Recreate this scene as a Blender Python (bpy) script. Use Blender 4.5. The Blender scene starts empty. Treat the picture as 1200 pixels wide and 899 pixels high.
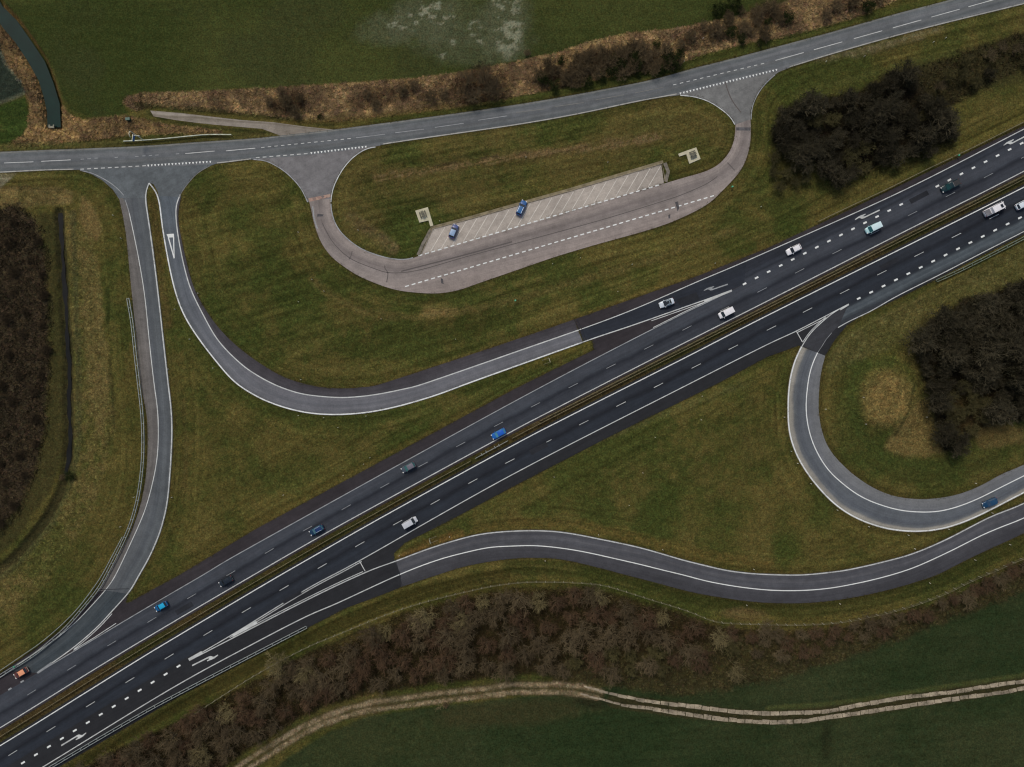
import bpy, bmesh, math, random
import numpy as np
from mathutils import Vector, Matrix
from mathutils.geometry import tessellate_polygon

random.seed(7); RNG = np.random.default_rng(7)
scene = bpy.context.scene
COL = scene.collection
S = 0.24                     # metres per photo pixel on the ground
H = 190.0                    # drone height

# ------------------------------------------------------------------ camera
cam = bpy.data.cameras.new('camera'); camo = bpy.data.objects.new('camera', cam); COL.objects.link(camo)
cam.sensor_width = 36.0; cam.lens = 36.0 * H / (1200 * S)
cam.clip_start = 1.0; cam.clip_end = 5000.0
camo.location = (0, 0, H); camo.rotation_euler = (0, 0, 0)
scene.camera = camo
scene.render.resolution_x = 1024; scene.render.resolution_y = 767

# ------------------------------------------------------------------ light
SUN_EL, SUN_AZ = math.radians(52), math.radians(-25)      # azimuth clockwise from +Y (photo up)
world = bpy.data.worlds.new('World'); scene.world = world; world.use_nodes = True
wn = world.node_tree.nodes; wl = world.node_tree.links
sky = wn.new('ShaderNodeTexSky'); sky.sky_type = 'NISHITA'; sky.sun_disc = False
sky.sun_elevation = SUN_EL; sky.sun_rotation = SUN_AZ; sky.air_density = 1.0; sky.dust_density = 4.0; sky.ozone_density = 0.6
bg = wn['Background']; bg.inputs['Strength'].default_value = 0.10
wl.new(sky.outputs[0], bg.inputs[0])
sun = bpy.data.lights.new('sun', 'SUN'); sun.energy = 1.35; sun.angle = math.radians(14); sun.color = (1.0, 0.93, 0.84)
suno = bpy.data.objects.new('sun', sun); COL.objects.link(suno)
d = Vector((math.sin(SUN_AZ) * math.cos(SUN_EL), math.cos(SUN_AZ) * math.cos(SUN_EL), math.sin(SUN_EL)))
suno.rotation_euler = d.to_track_quat('Z', 'Y').to_euler(); suno.location = (0, 0, 300)
scene.view_settings.view_transform = 'Standard'; scene.view_settings.look = 'None'
scene.view_settings.exposure = 0.0; scene.view_settings.gamma = 1.0; scene.view_settings.use_curve_mapping = False
K = np.array([0.86, 0.84, 0.86])      # open-ground light level, used to turn a seen colour into a surface colour

# ------------------------------------------------------------------ helpers
def W(p, z=0.0): return ((p[0] - 600) * S, (449.5 - p[1]) * S, z)
def lin(c):
    c = np.asarray(c, float) / 255.0
    return np.where(c <= 0.04045, c / 12.92, ((c + 0.055) / 1.055) ** 2.4)
def C(r, g, b): return tuple(np.minimum(lin((r, g, b)) / K, 0.85))
def C4(*c): return tuple(C(*c)) + (1.0,)

def link(o, parent=None):
    COL.objects.link(o)
    if parent is not None: o.parent = parent
    return o
def mesh_obj(name, verts, faces, mat=None, parent=None, smooth=False):
    me = bpy.data.meshes.new(name); me.from_pydata([tuple(v) for v in verts], [], [tuple(f) for f in faces])
    if mat: me.materials.append(mat)
    if smooth: me.polygons.foreach_set('use_smooth', [True] * len(me.polygons))
    return link(bpy.data.objects.new(name, me), parent)
def structure(o, kind='structure'): o['kind'] = kind; return o
def tag(o, label, cat, group=None):
    o['label'] = label; o['category'] = cat
    if group: o['group'] = group
    return o
def empty(name, loc, rz=0, label=None, cat=None, group=None):
    o = bpy.data.objects.new(name, None); o.empty_display_size = 0.3; o.location = loc; o.rotation_euler = (0, 0, rz); link(o)
    if label: tag(o, label, cat, group)
    return o
def copy_tree(o, parent=None):
    c = o.copy(); COL.objects.link(c)
    if parent is not None: c.parent = parent
    for ch in list(o.children): copy_tree(ch, c)
    return c

class MB:
    def __init__(s): s.v = []; s.f = []
    def add(s, verts, faces):
        n = len(s.v); s.v += [tuple(v) for v in verts]; s.f += [tuple(i + n for i in f) for f in faces]
    def box(s, cx, cy, cz, sx, sy, sz, rz=0.0):
        c, sn = math.cos(rz), math.sin(rz); V = []
        for z in (-1, 1):
            for x, y in ((-1, -1), (1, -1), (1, 1), (-1, 1)):
                X, Y = x * sx / 2, y * sy / 2
                V.append((cx + X * c - Y * sn, cy + X * sn + Y * c, cz + z * sz / 2))
        s.add(V, [(3, 2, 1, 0), (4, 5, 6, 7), (0, 1, 5, 4), (1, 2, 6, 5), (2, 3, 7, 6), (3, 0, 4, 7)])
    def tube(s, p0, p1, r0, r1=None, n=8, cap=True):
        r1 = r0 if r1 is None else r1
        p0, p1 = Vector(p0), Vector(p1); a = (p1 - p0).normalized()
        u = a.orthogonal().normalized(); w = a.cross(u)
        V = [p0 + (u * math.cos(t) + w * math.sin(t)) * r0 for t in [2 * math.pi * i / n for i in range(n)]]
        V += [p1 + (u * math.cos(t) + w * math.sin(t)) * r1 for t in [2 * math.pi * i / n for i in range(n)]]
        F = [(i, (i + 1) % n, n + (i + 1) % n, n + i) for i in range(n)]
        if cap: F += [tuple(range(n - 1, -1, -1)), tuple(range(n, 2 * n))]
        s.add(V, F)
    def build(s, name, mat, parent=None, smooth=False): return mesh_obj(name, s.v, s.f, mat, parent, smooth)

def cr(pts, step=2.0):
    """Catmull-Rom through photo points, resampled evenly"""
    P = [np.array(p, float) for p in pts]
    if len(P) < 3:
        out = P
    else:
        Q = [2 * P[0] - P[1]] + P + [2 * P[-1] - P[-2]]; out = []
        for i in range(1, len(Q) - 2):
            p0, p1, p2, p3 = Q[i - 1:i + 3]
            n = max(2, int(np.linalg.norm(p2 - p1) / 2))
            for k in range(n):
                t = k / n
                out.append(0.5 * ((2 * p1) + (-p0 + p2) * t + (2 * p0 - 5 * p1 + 4 * p2 - p3) * t * t + (-p0 + 3 * p1 - 3 * p2 + p3) * t ** 3))
        out.append(P[-1])
    A_ = resample(out, step=step)
    if len(A_) > 8:
        for _ in range(8): A_[1:-1] = 0.5 * A_[1:-1] + 0.25 * (A_[:-2] + A_[2:])
    return A_
def resample(pts, n=None, step=2.0):
    A = np.array(pts, float); dd = np.r_[0, np.cumsum(np.linalg.norm(np.diff(A, axis=0), axis=1))]
    if n is None: n = max(2, int(dd[-1] / step) + 1)
    t = np.linspace(0, dd[-1], n)
    return np.c_[np.interp(t, dd, A[:, 0]), np.interp(t, dd, A[:, 1])]
def smooth_line(A, it=12):
    A = A.copy()
    for _ in range(it): A[1:-1] = 0.5 * A[1:-1] + 0.25 * (A[:-2] + A[2:])
    return A
def normals(A):
    T = np.gradient(A, axis=0); T /= np.maximum(np.linalg.norm(T, axis=1, keepdims=True), 1e-9)
    return np.c_[-T[:, 1], T[:, 0]]
def offset(A, dpx):      # + = to the right when walking the line in the picture
    return A + normals(A) * dpx
def y_at(A, x): o = np.argsort(A[:, 0]); return float(np.interp(x, A[o, 0], A[o, 1]))

# ------------------------------------------------------------------ materials
def nt(name):
    m = bpy.data.materials.new(name); m.use_nodes = True
    return m, m.node_tree.nodes, m.node_tree.links, m.node_tree.nodes['Principled BSDF']
def plain(name, col, rough=0.6, metal=0.0, vary=0.12, scale=2.0, spec=0.5):
    m, n, l, b = nt(name)
    b.inputs['Roughness'].default_value = rough; b.inputs['Metallic'].default_value = metal
    b.inputs['Specular IOR Level'].default_value = spec
    tc = n.new('ShaderNodeTexCoord'); no = n.new('ShaderNodeTexNoise'); no.inputs['Scale'].default_value = scale; no.inputs['Detail'].default_value = 5
    l.new(tc.outputs['Object'], no.inputs['Vector'])
    mr = n.new('ShaderNodeMapRange'); mr.inputs['From Min'].default_value = 0.3; mr.inputs['From Max'].default_value = 0.7
    mr.inputs['To Min'].default_value = 1 - vary; mr.inputs['To Max'].default_value = 1 + vary
    l.new(no.outputs[0], mr.inputs['Value'])
    mu = n.new('ShaderNodeVectorMath'); mu.operation = 'MULTIPLY'; mu.inputs[0].default_value = col[:3]
    l.new(mr.outputs[0], mu.inputs[1]); l.new(mu.outputs[0], b.inputs['Base Color'])
    return m
def mul(n, l, a, b):
    mu = n.new('ShaderNodeVectorMath'); mu.operation = 'MULTIPLY'; l.new(a, mu.inputs[0]); l.new(b, mu.inputs[1]); return mu.outputs[0]
def noise_f(n, l, vec, scale, lo, hi, detail=4, rough=0.55, f0=0.3, f1=0.7):
    no = n.new('ShaderNodeTexNoise'); no.inputs['Scale'].default_value = scale; no.inputs['Detail'].default_value = detail; no.inputs['Roughness'].default_value = rough
    l.new(vec, no.inputs['Vector'])
    mr = n.new('ShaderNodeMapRange'); mr.inputs['From Min'].default_value = f0; mr.inputs['From Max'].default_value = f1
    mr.inputs['To Min'].default_value = lo; mr.inputs['To Max'].default_value = hi
    l.new(no.outputs[0], mr.inputs['Value']); return mr.outputs[0]
def asphalt(name, bands, streak=0.14, blotch=0.10, grain=0.10, rough=0.8, patches=0.0, tint=None):
    """bands: [(lateral metres, seen colour)]; the UV map is (metres along, metres across)"""
    m, n, l, b = nt(name); b.inputs['Roughness'].default_value = rough; b.inputs['Specular IOR Level'].default_value = 0.22
    tc = n.new('ShaderNodeTexCoord'); uv = tc.outputs['UV']; ob = tc.outputs['Object']
    if len(bands) == 1:
        rgb = n.new('ShaderNodeRGB'); rgb.outputs[0].default_value = C4(*bands[0][1]); colr = rgb.outputs[0]
    else:
        sp = n.new('ShaderNodeSeparateXYZ'); l.new(uv, sp.inputs[0])
        wob = noise_f(n, l, uv, 0.12, -0.35, 0.35)
        ad = n.new('ShaderNodeMath'); ad.operation = 'ADD'; l.new(sp.outputs[1], ad.inputs[0]); l.new(wob, ad.inputs[1])
        wmax = bands[-1][0]
        dv = n.new('ShaderNodeMath'); dv.operation = 'DIVIDE'; l.new(ad.outputs[0], dv.inputs[0]); dv.inputs[1].default_value = wmax
        rp = n.new('ShaderNodeValToRGB'); l.new(dv.outputs[0], rp.inputs[0])
        e = rp.color_ramp.elements
        for i, (v, c) in enumerate(bands):
            if i < 2: el = e[i]; el.position = v / wmax
            else: el = e.new(v / wmax)
            el.color = C4(*c)
        colr = rp.outputs[0]
    mp = n.new('ShaderNodeMapping'); mp.inputs['Scale'].default_value = (0.03, 1.3, 1); l.new(uv, mp.inputs[0])
    colr = mul(n, l, colr, noise_f(n, l, mp.outputs[0], 1.0, 1 - streak, 1 + streak, 4, .6, .37, .63))
    colr = mul(n, l, colr, noise_f(n, l, ob, 0.06, 1 - blotch, 1 + blotch, 6, 0.62, .36, .64))
    colr = mul(n, l, colr, noise_f(n, l, ob, 0.45, 1 - blotch * .8, 1 + blotch * .8, 4, 0.6, .37, .63))
    colr = mul(n, l, colr, noise_f(n, l, ob, 2.4, 1 - grain, 1 + grain, 4, 0.8, .38, .62))
    if tint:
        su = n.new('ShaderNodeSeparateXYZ'); l.new(uv, su.inputs[0]); mt = n.new('ShaderNodeMapRange'); mt.inputs['From Min'].default_value = tint[0]; mt.inputs['From Max'].default_value = tint[1]
        l.new(su.outputs[0], mt.inputs['Value']); mxt = n.new('ShaderNodeMix'); mxt.data_type = 'RGBA'; mxt.inputs['A'].default_value = tint[2] + (1,); mxt.inputs['B'].default_value = tint[3] + (1,)
        l.new(mt.outputs[0], mxt.inputs['Factor']); colr = mul(n, l, colr, mxt.outputs['Result'])
    if patches:
        vo = n.new('ShaderNodeTexNoise'); vo.inputs['Scale'].default_value = 0.35; vo.inputs['Detail'].default_value = 3; l.new(ob, vo.inputs['Vector'])
        mr = n.new('ShaderNodeMapRange'); mr.inputs['From Min'].default_value = 0.66; mr.inputs['From Max'].default_value = 0.72
        mr.inputs['To Min'].default_value = 1; mr.inputs['To Max'].default_value = 1 - patches; l.new(vo.outputs[0], mr.inputs['Value'])
        colr = mul(n, l, colr, mr.outputs[0])
    l.new(colr, b.inputs['Base Color'])
    bu = n.new('ShaderNodeBump'); bu.inputs['Strength'].default_value = 0.15; bu.inputs['Distance'].default_value = 0.01
    no = n.new('ShaderNodeTexNoise'); no.inputs['Scale'].default_value = 20; l.new(ob, no.inputs['Vector']); l.new(no.outputs[0], bu.inputs['Height']); l.new(bu.outputs[0], b.inputs['Normal'])
    return m
def paint_mat(name, col, wear=0.25):
    m, n, l, b = nt(name); b.inputs['Roughness'].default_value = 0.6
    tc = n.new('ShaderNodeTexCoord'); ob = tc.outputs['Object']
    rgb = n.new('ShaderNodeRGB'); rgb.outputs[0].default_value = C4(*col)
    c = mul(n, l, rgb.outputs[0], noise_f(n, l, ob, 0.5, 1 - wear, 1 + wear * .3, 4))
    c = mul(n, l, c, noise_f(n, l, ob, 5, 1 - wear * .6, 1 + wear * .2, 3, 0.7))
    l.new(c, b.inputs['Base Color']); return m
def attr_mat(name, fine=0.3, rough=0.95, bump=0.0):
    m, n, l, b = nt(name); b.inputs['Roughness'].default_value = rough; b.inputs['Specular IOR Level'].default_value = 0.05
    at = n.new('ShaderNodeAttribute'); at.attribute_name = 'cover'
    tc = n.new('ShaderNodeTexCoord'); ob = tc.outputs['Object']
    c = at.outputs['Color']
    if fine:
        c = mul(n, l, c, noise_f(n, l, ob, 2.2, 1 - fine * 1.3, 1 + fine * 1.3, 5, 0.8, .36, .64))
        c = mul(n, l, c, noise_f(n, l, ob, 0.55, 1 - fine * .5, 1 + fine * .5, 5, 0.65))
        # tussock speckle: pale dead tufts and dark spots, strength per region
        sk = n.new('ShaderNodeAttribute'); sk.attribute_name = 'speck'
        for sc_, lo_, hi_, f0_, f1_ in ((1.5, 1.0, 1.75, 0.55, 0.66), (1.9, 0.58, 1.0, 0.36, 0.46), (0.8, 0.8, 1.25, 0.4, 0.6)):
            v_ = noise_f(n, l, ob, sc_, lo_, hi_, 3, 0.65, f0_, f1_); mm = n.new('ShaderNodeMix'); mm.inputs['A'].default_value = 1.0
            l.new(sk.outputs['Fac'], mm.inputs['Factor']); l.new(v_, mm.inputs['B']); c = mul(n, l, c, mm.outputs['Result'])
        # brownish / greenish drift
        mx = n.new('ShaderNodeMix'); mx.data_type = 'RGBA'; mx.inputs['A'].default_value = (1.14, 0.98, 0.86, 1); mx.inputs['B'].default_value = (0.88, 1.03, 0.98, 1)
        l.new(noise_f(n, l, ob, 0.9, 0, 1, 5, 0.7), mx.inputs['Factor']); c = mul(n, l, c, mx.outputs['Result'])
    l.new(c, b.inputs['Base Color'])
    if bump:
        wet = n.new('ShaderNodeAttribute'); wet.attribute_name = 'wet'
        ml = n.new('ShaderNodeMapRange'); ml.inputs['To Min'].default_value = rough; ml.inputs['To Max'].default_value = 0.08; l.new(wet.outputs['Fac'], ml.inputs['Value']); l.new(ml.outputs[0], b.inputs['Roughness'])
        bu = n.new('ShaderNodeBump'); bu.inputs['Distance'].default_value = bump
        st = n.new('ShaderNodeMapRange'); st.inputs['To Min'].default_value = 0.8; st.inputs['To Max'].default_value = 0.0; l.new(wet.outputs['Fac'], st.inputs['Value']); l.new(st.outputs[0], bu.inputs['Strength'])
        no = n.new('ShaderNodeTexNoise'); no.inputs['Scale'].default_value = 1.8; no.inputs['Detail'].default_value = 7; no.inputs['Roughness'].default_value = 0.75
        l.new(ob, no.inputs['Vector']); l.new(no.outputs[0], bu.inputs['Height']); l.new(bu.outputs[0], b.inputs['Normal'])
    return m
def water_mat(name, col):
    m, n, l, b = nt(name); b.inputs['Roughness'].default_value = 0.12; b.inputs['Specular IOR Level'].default_value = 0.18
    tc = n.new('ShaderNodeTexCoord'); ob = tc.outputs['Object']
    rgb = n.new('ShaderNodeRGB'); rgb.outputs[0].default_value = C4(*col)
    c = mul(n, l, rgb.outputs[0], noise_f(n, l, ob, 0.25, 0.8, 1.2, 4)); l.new(c, b.inputs['Base Color'])
    bu = n.new('ShaderNodeBump'); bu.inputs['Strength'].default_value = 0.1; bu.inputs['Distance'].default_value = 0.02
    no = n.new('ShaderNodeTexNoise'); no.inputs['Scale'].default_value = 2; l.new(ob, no.inputs['Vector']); l.new(no.outputs[0], bu.inputs['Height']); l.new(bu.outputs[0], b.inputs['Normal'])
    return m

M_WHITE = paint_mat('white road paint', (192, 194, 192), .3)
M_WORN = paint_mat('worn road paint', (150, 153, 155), 0.4)
M_BRIGHT = paint_mat('fresh road paint', (214, 216, 214), 0.15)
M_EDGE = paint_mat('chalky edge strip', (118, 118, 112), 0.4)
M_STEEL = plain('galvanised steel', C(150, 156, 152), 0.45, 0.3, 0.2, 1.5)
M_STEELD = plain('dulled steel', C(118, 112, 92), 0.6, 0.2, 0.3, 1.2)
M_TYRE = plain('tyre rubber', (0.02, 0.02, 0.021), 0.85)
M_GLASS = plain('dark car glass', (0.012, 0.016, 0.018), 0.08, 0.0, 0.1, 2, 0.9)
M_RIM = plain('wheel metal', (0.35, 0.35, 0.36), 0.35, 0.6)
M_TRIM = plain('black trim', (0.03, 0.03, 0.03), 0.6)
M_LAMP = plain('lamp lens', (0.75, 0.75, 0.72), 0.15)
M_TAIL = plain('red lens', (0.35, 0.02, 0.02), 0.2)
M_CONC = plain('concrete', C(160, 152, 130), 0.85, 0, 0.18, 1.5)

# ------------------------------------------------------------------ photo geometry (pixels of the 1200 px photo)
UM = cr([(-70,893),(0,853),(119.4,779),(200,730.7),(269.4,690),(360,637.4),(426.7,600),(600,505.5),(629.3,490),(780,413),(900,352.5),(1062.7,270),(1152.7,225),(1200,200.7),(1270,165)], 4)
LM = cr([(-70,914),(0,874),(152.8,779),(200,750.3),(301.4,690),(360,656),(458.7,600),(600,522.6),(662.7,490),(801.4,420),(900,369.4),(1099.4,270),(1200,219.4),(1270,184)], 4)
UR = cr([(-70,857),(44,788.7),(160,719.4),(237.7,674),(300,637.6),(600,472),(780,378),(856,341),(1000,267),(1197,168),(1270,131.5)], 4)
UE_SLIP = cr([(211.4,228),(206.4,240),(206.4,257.5),(209.7,282.5),(216.4,315),(224,340),(235.5,364),(252,394),(266,411),(279,423.5),(293.4,435),(320.5,450.3),(350,460.8),(375,464.5),(400,466),(425,464.5),(450,460.8),(475,455.5),(496,450),(600,414),(724,370),(820,329),(888,300),(1055,225),(1200,151.3),(1270,116)], 3)
SLIP_OUT = cr([(174.7,214.7),(181.4,222),(185,230),(187.4,240.8),(188.4,250),(191.4,272.5),(197.6,307.5),(205,340),(215,367.6),(230,392.6),(252.7,422.6),(275,447.6),(300,464),(320,473),(342.5,480),(365,484.3),(387.6,485.8),(407.6,485.3),(430,483.3),(455,478.8),(480,472.5),(512.7,462.5),(546.4,450),(600,430.7),(692.6,397.6),(740,381.7),(832,349.5),(856,340.7)], 3)
WR_R = cr([(174.7,214.7),(171.4,222),(170.3,230),(171,239.4),(172.7,250),(176.4,275),(181.4,312.6),(186.4,355),(191.4,400),(197,450),(200,475),(201.4,500),(200.6,530),(199,555),(195.6,590),(187.6,622.6),(175,652.6),(162.6,674.4),(154,690),(145.4,700.7),(130.8,716.7),(113.4,735.4),(85.4,759.4),(44,788.7)], 3)
WR_L = cr([(151.5,250),(156.4,272.5),(163.8,310),(170,350),(175,400),(180.6,450),(184.6,480),(185.6,510),(184,537.6),(179,565),(170,597.6),(155,632.6),(135,675),(124.8,690),(110.8,706),(93.4,724.7),(74.7,741.4),(53.4,757),(20,779.5),(0,794),(-70,838)], 3)
WR_AL = cr([(143.4,250),(147.6,275),(152.6,325),(157.6,375),(165,450),(172,487.5),(173,525),(171,557.6),(165,590),(152.6,625),(125,675),(117.4,690),(101.4,710),(80,732.7),(53.4,753),(0,789.5)], 3)
LR_ = cr([(222,773),(272.7,743.4),(360,690),(422.6,656.4),(600,556.4),(807.6,450),(900,403.4),(933.4,388),(994,356.7),(1100,303),(1200,253),(1270,218)], 4)
LE = cr([(-30,946),(50,899),(200,807.4),(300,752.8),(360,722),(395,707),(466.7,674),(512.7,656.4),(550,646.4),(575,641.4),(600,640),(625,639.4),(650,641.4),(675,645),(700,650),(725,655.7),(750,661.4),(775,667.7),(801.4,674),(825,680.3),(850,685.3),(875,689),(900,691.5),(925,692.3),(950,691.5),(975,689),(1000,684.5),(1025,679),(1050,672.2),(1075,663.6),(1112.6,646.4),(1150,627.6),(1175,617),(1200,607),(1270,574)], 3)
S2_N = cr([(222,774),(360,703),(428,671),(462.8,658),(507.7,641.4),(550,629),(575,624.6),(600,622.6),(625,622),(650,623),(675,626.4),(700,631.4),(725,636.4),(750,642),(775,649),(800,656.4),(825,662.6),(850,668.4),(875,671.8),(900,673.4),(937.5,674),(962.6,672),(987.6,669),(1012.6,664),(1037.6,658),(1062.6,651.4),(1087.6,642),(1112.6,630.6),(1137.6,617.6),(1162.6,605),(1200,590),(1270,556)], 3)
ER_O = cr([(994,356.7),(980,364),(969.4,372),(958.7,381.4),(949.4,390.7),(942.7,400.7),(937.4,410),(932,422),(928,435.4),(925.2,450),(923.6,475),(925,505),(932.5,530),(945,552.6),(962.6,575),(982.6,594),(1005,607.6),(1030,617),(1052.6,621.4),(1075,622.6),(1097.6,620.6),(1120,615),(1145,605),(1170,592.6),(1200,577),(1270,542)], 3)
ER_I = cr([(958,413.4),(952.7,424.7),(948.7,438),(946.7,450),(944.5,475),(947,500),(955,525),(970,550),(990,568.8),(1010,582.6),(1032.6,592),(1055,598),(1075,600),(1097.6,599.6),(1120,594.6),(1145,585),(1170,572.6),(1200,557.6),(1270,523)], 3)
ER_A = cr([(967,417),(962.5,435),(960.5,450),(959.3,480),(963.8,507.5),(972.6,527.6),(987.6,545),(1005,560),(1025,572.6),(1047.6,581.4),(1075,585),(1100,583.8),(1125,578.8),(1150,568.8),(1175,555),(1200,544.6),(1270,510)], 3)
LE_E = cr([(982,384),(995,376.4),(1020,365),(1050,347.6),(1100,322.6),(1150,296.8),(1200,271.3),(1270,236)], 4)
SLIP_IA = cr([(214,224),(210,240),(208.7,257),(211.5,275),(218.7,307.6),(227.4,337.6),(241,363),(256,384),(273,401.5),(290,415.5),(307,427.4),(334,442.6),(368,452.5),(395,455.3),(412.6,455),(430,453),(450,449),(600,399.5),(672.6,374.5)], 3)
N_T = cr([(-70,183),(0,178),(150,172),(225,167),(300,162),(327.5,159),(395,151.4),(500,137.6),(600,123.5),(682.6,109.4),(762.6,93.8),(812.6,80),(850,70.8),(900,57.6),(975,37.5),(1050,16.3),(1112.7,0),(1200,-25),(1270,-45)], 4)
N_B = cr([(-70,206),(0,202.6),(60,199.7),(95,199),(175,196),(246,192.6),(300,186.4),(365,181.5),(430,172.6),(475,165.6),(600,147.6),(675,134.6),(750,118.8),(795,110.6),(850,97.5),(912,83),(975,63.8),(1050,42.5),(1112.7,26.3),(1200,5),(1270,-13)], 4)
LB_O = cr([(356,218),(361.4,232.4),(364.7,246),(366.7,256.7),(371.4,272.7),(378.7,288.7),(389.4,302),(401.4,311.4),(417.4,322),(437.4,331),(462.6,339.6),(487.6,343),(512.7,344),(537.7,340),(562.7,331.3),(600,318.5),(650,301.3),(700,286.3),(750,272.5),(784,261.5),(813.4,248.4),(832,237.5),(845.4,224.7),(856,214),(865.4,203.4),(872,192.7),(876,182),(878.8,170),(880,158),(879.4,140)], 3)
LB_I = cr([(391,215.4),(388,226),(387,236.7),(388,248.7),(392,262),(400,274),(413.4,286),(426.7,294),(441.4,299.4),(456,303.4),(470.8,305),(484,303.4),(492.7,299.4),(620,262.7),(770,217.7),(800,208.7),(824,202),(838.7,195.4),(846.7,188.7),(853.4,180.7),(858.8,170),(861.4,158),(862,146)], 3)
M1 = [(93.4,199.5),(106.7,204),(120,211.4),(132,222),(140,234),(143.4,250),(173,250),(171,232),(172.5,222),(176,214.5),(180,216),(185,225),(188,250),(206.3,250),(206.7,240.8),(208.7,231.4),(212.7,224.7),(220.7,214),(230,203.4),(243.4,195.4),(254,191.6),(270,188.5),(255,186),(95,192)]
M2 = [(290,187.5),(300.7,186.5),(310,187.4),(320.7,192),(332.7,199.4),(343.4,208.7),(351.4,218),(356.7,226),(361.4,236.7),(388,236.7),(388,226),(391.4,215.4),(398,202),(406,190.7),(416.8,180.7),(430,173.4),(446,170.5),(430,166),(300,181)]
M3 = [(785,113),(797,111.4),(809.4,112),(822.7,115),(833.4,119.4),(844,126),(853.4,133.4),(858.8,139.4),(862,147),(861.5,158),(879.4,158),(879.4,140),(880,128),(884,116),(890.8,104),(900,94),(912.5,84.5),(930,77.5),(910,78),(790,107)]
U_POLY = [tuple(p) for p in offset(UM, 3.0)[::4]] + [(1275,163)] + [(1270,113),(1200,147.5),(1040,224.5),(987,250),(900,290.6),(820,322.6),(672.6,374.5),(684,399),(694,399),(696,410),(620,447.4),(600,457.5),(300,620),(210,674),(150,706.5),(147.5,706),(152,690),(117.4,690),(101.4,710),(80,732.7),(53.4,752),(0,789.5),(-70,833),(-75,893)]
L_POLY = [tuple(p) for p in offset(LM, -3.0)[::4]] + [(1275,186),(1270,239),(1200,275),(1150,300),(1100,326),(1050,351),(1010,370),(992.6,381),(978,399),(967,417),(936.5,405),(900,418),(840,450),(712.6,512.6),(650,545),(600,571),(525,611),(475,636),(462,648),(462,656),(470,668),(476,686),(440,700),(407,712),(360,736),(212,815),(58.7,905),(0,941),(-70,983)]
TRACK_U = [(1270,787),(1200,798.4),(1150,805.4),(1112.6,811.6),(1050,819),(1012.6,825.4),(962.5,834),(900,836),(850,833),(812.6,828),(775,824),(737.6,818),(705,810)]
TRACK_L = [(1270,795),(1200,806.6),(1175,811.6),(1125,818),(1075,825.4),(1025,833),(975,840.4),(937.5,845.4),(900,846.4),(850,843),(800,836.6),(762.6,830.4),(725,825.4),(700,818)]
TRACK_UW = [(705,810),(680,804),(650,802),(625,803),(600,802),(562.7,808),(520,811.6),(475,818),(437.6,823),(407.6,830.4),(382.6,839),(350,854),(325,869),(300,884),(240,925)]
TRACK_LW = [(700,818),(670,812),(640,811),(600,811.6),(550,818),(500,824),(462.6,829),(425,833.6),(400,841.6),(375,850.4),(350,863),(325,879),(300,895),(250,930)]
CANAL = [(-30,-15),(0,30),(15,47.5),(30,70),(42.6,92.6),(48.8,112.6),(52.6,130),(53,148),(69,148),(67.6,120),(60,95),(50,70),(35,47.5),(17.5,22.5),(0,5),(-10,-15),(-20,-40),(-45,-40)]
DITCH = [(69,249),(71,285),(73,320),(76,370),(79,430),(80,500),(79,540),(71,575),(58,602),(40,627),(15,655),(-30,690)]
GROVE_N = [(903,150),(915,128),(950,115),(988,111),(1020,102),(1040,85),(1088,74),(1125,60),(1165,50),(1215,34),(1215,76),(1162,95),(1138,112),(1108,125),(1124,150),(1122,165),(1088,185),(1050,198),(1012,208),(982,215),(968,205),(955,192),(938,190),(925,175),(906,166)]
GROVE_S = [(1075,388),(1095,370),(1125,352),(1162,342),(1215,322),(1215,492),(1160,498),(1137,512),(1125,530),(1107,527),(1097,500),(1084,450),(1075,420)]
FENCE = [(225,838),(300,790),(361.8,757),(400,741),(470,713),(547.7,692),(600,682.5),(650,681),(700,684),(725,690),(750,698),(805,715),(840,728),(887,730),(930,731),(975,729),(1020,721),(1060,711),(1100,697),(1140,678),(1205,650)]
BELT = [(60,915),(130,880),(200,850),(300,797),(362,764),(400,748),(470,720),(547,699),(600,690),(650,688),(700,691),(750,705),(805,722),(845,734),(875,737),(870,765),(820,785),(760,795),(700,797),(640,790),(600,791),(540,799),(475,807),(430,812),(390,824),(350,842),(300,872),(262,899),(250,915)]
BELT_E = [(875,736),(930,738),(975,736),(1030,725),(1100,705),(1150,683),(1205,656),(1205,672),(1150,700),(1100,722),(1040,742),(990,757),(930,772),(880,772)]
SCRUB_W = [(-70,240),(20,240),(46,258),(56,300),(60,360),(60,430),(56,490),(44,550),(24,600),(0,632),(-70,690)]

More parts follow.
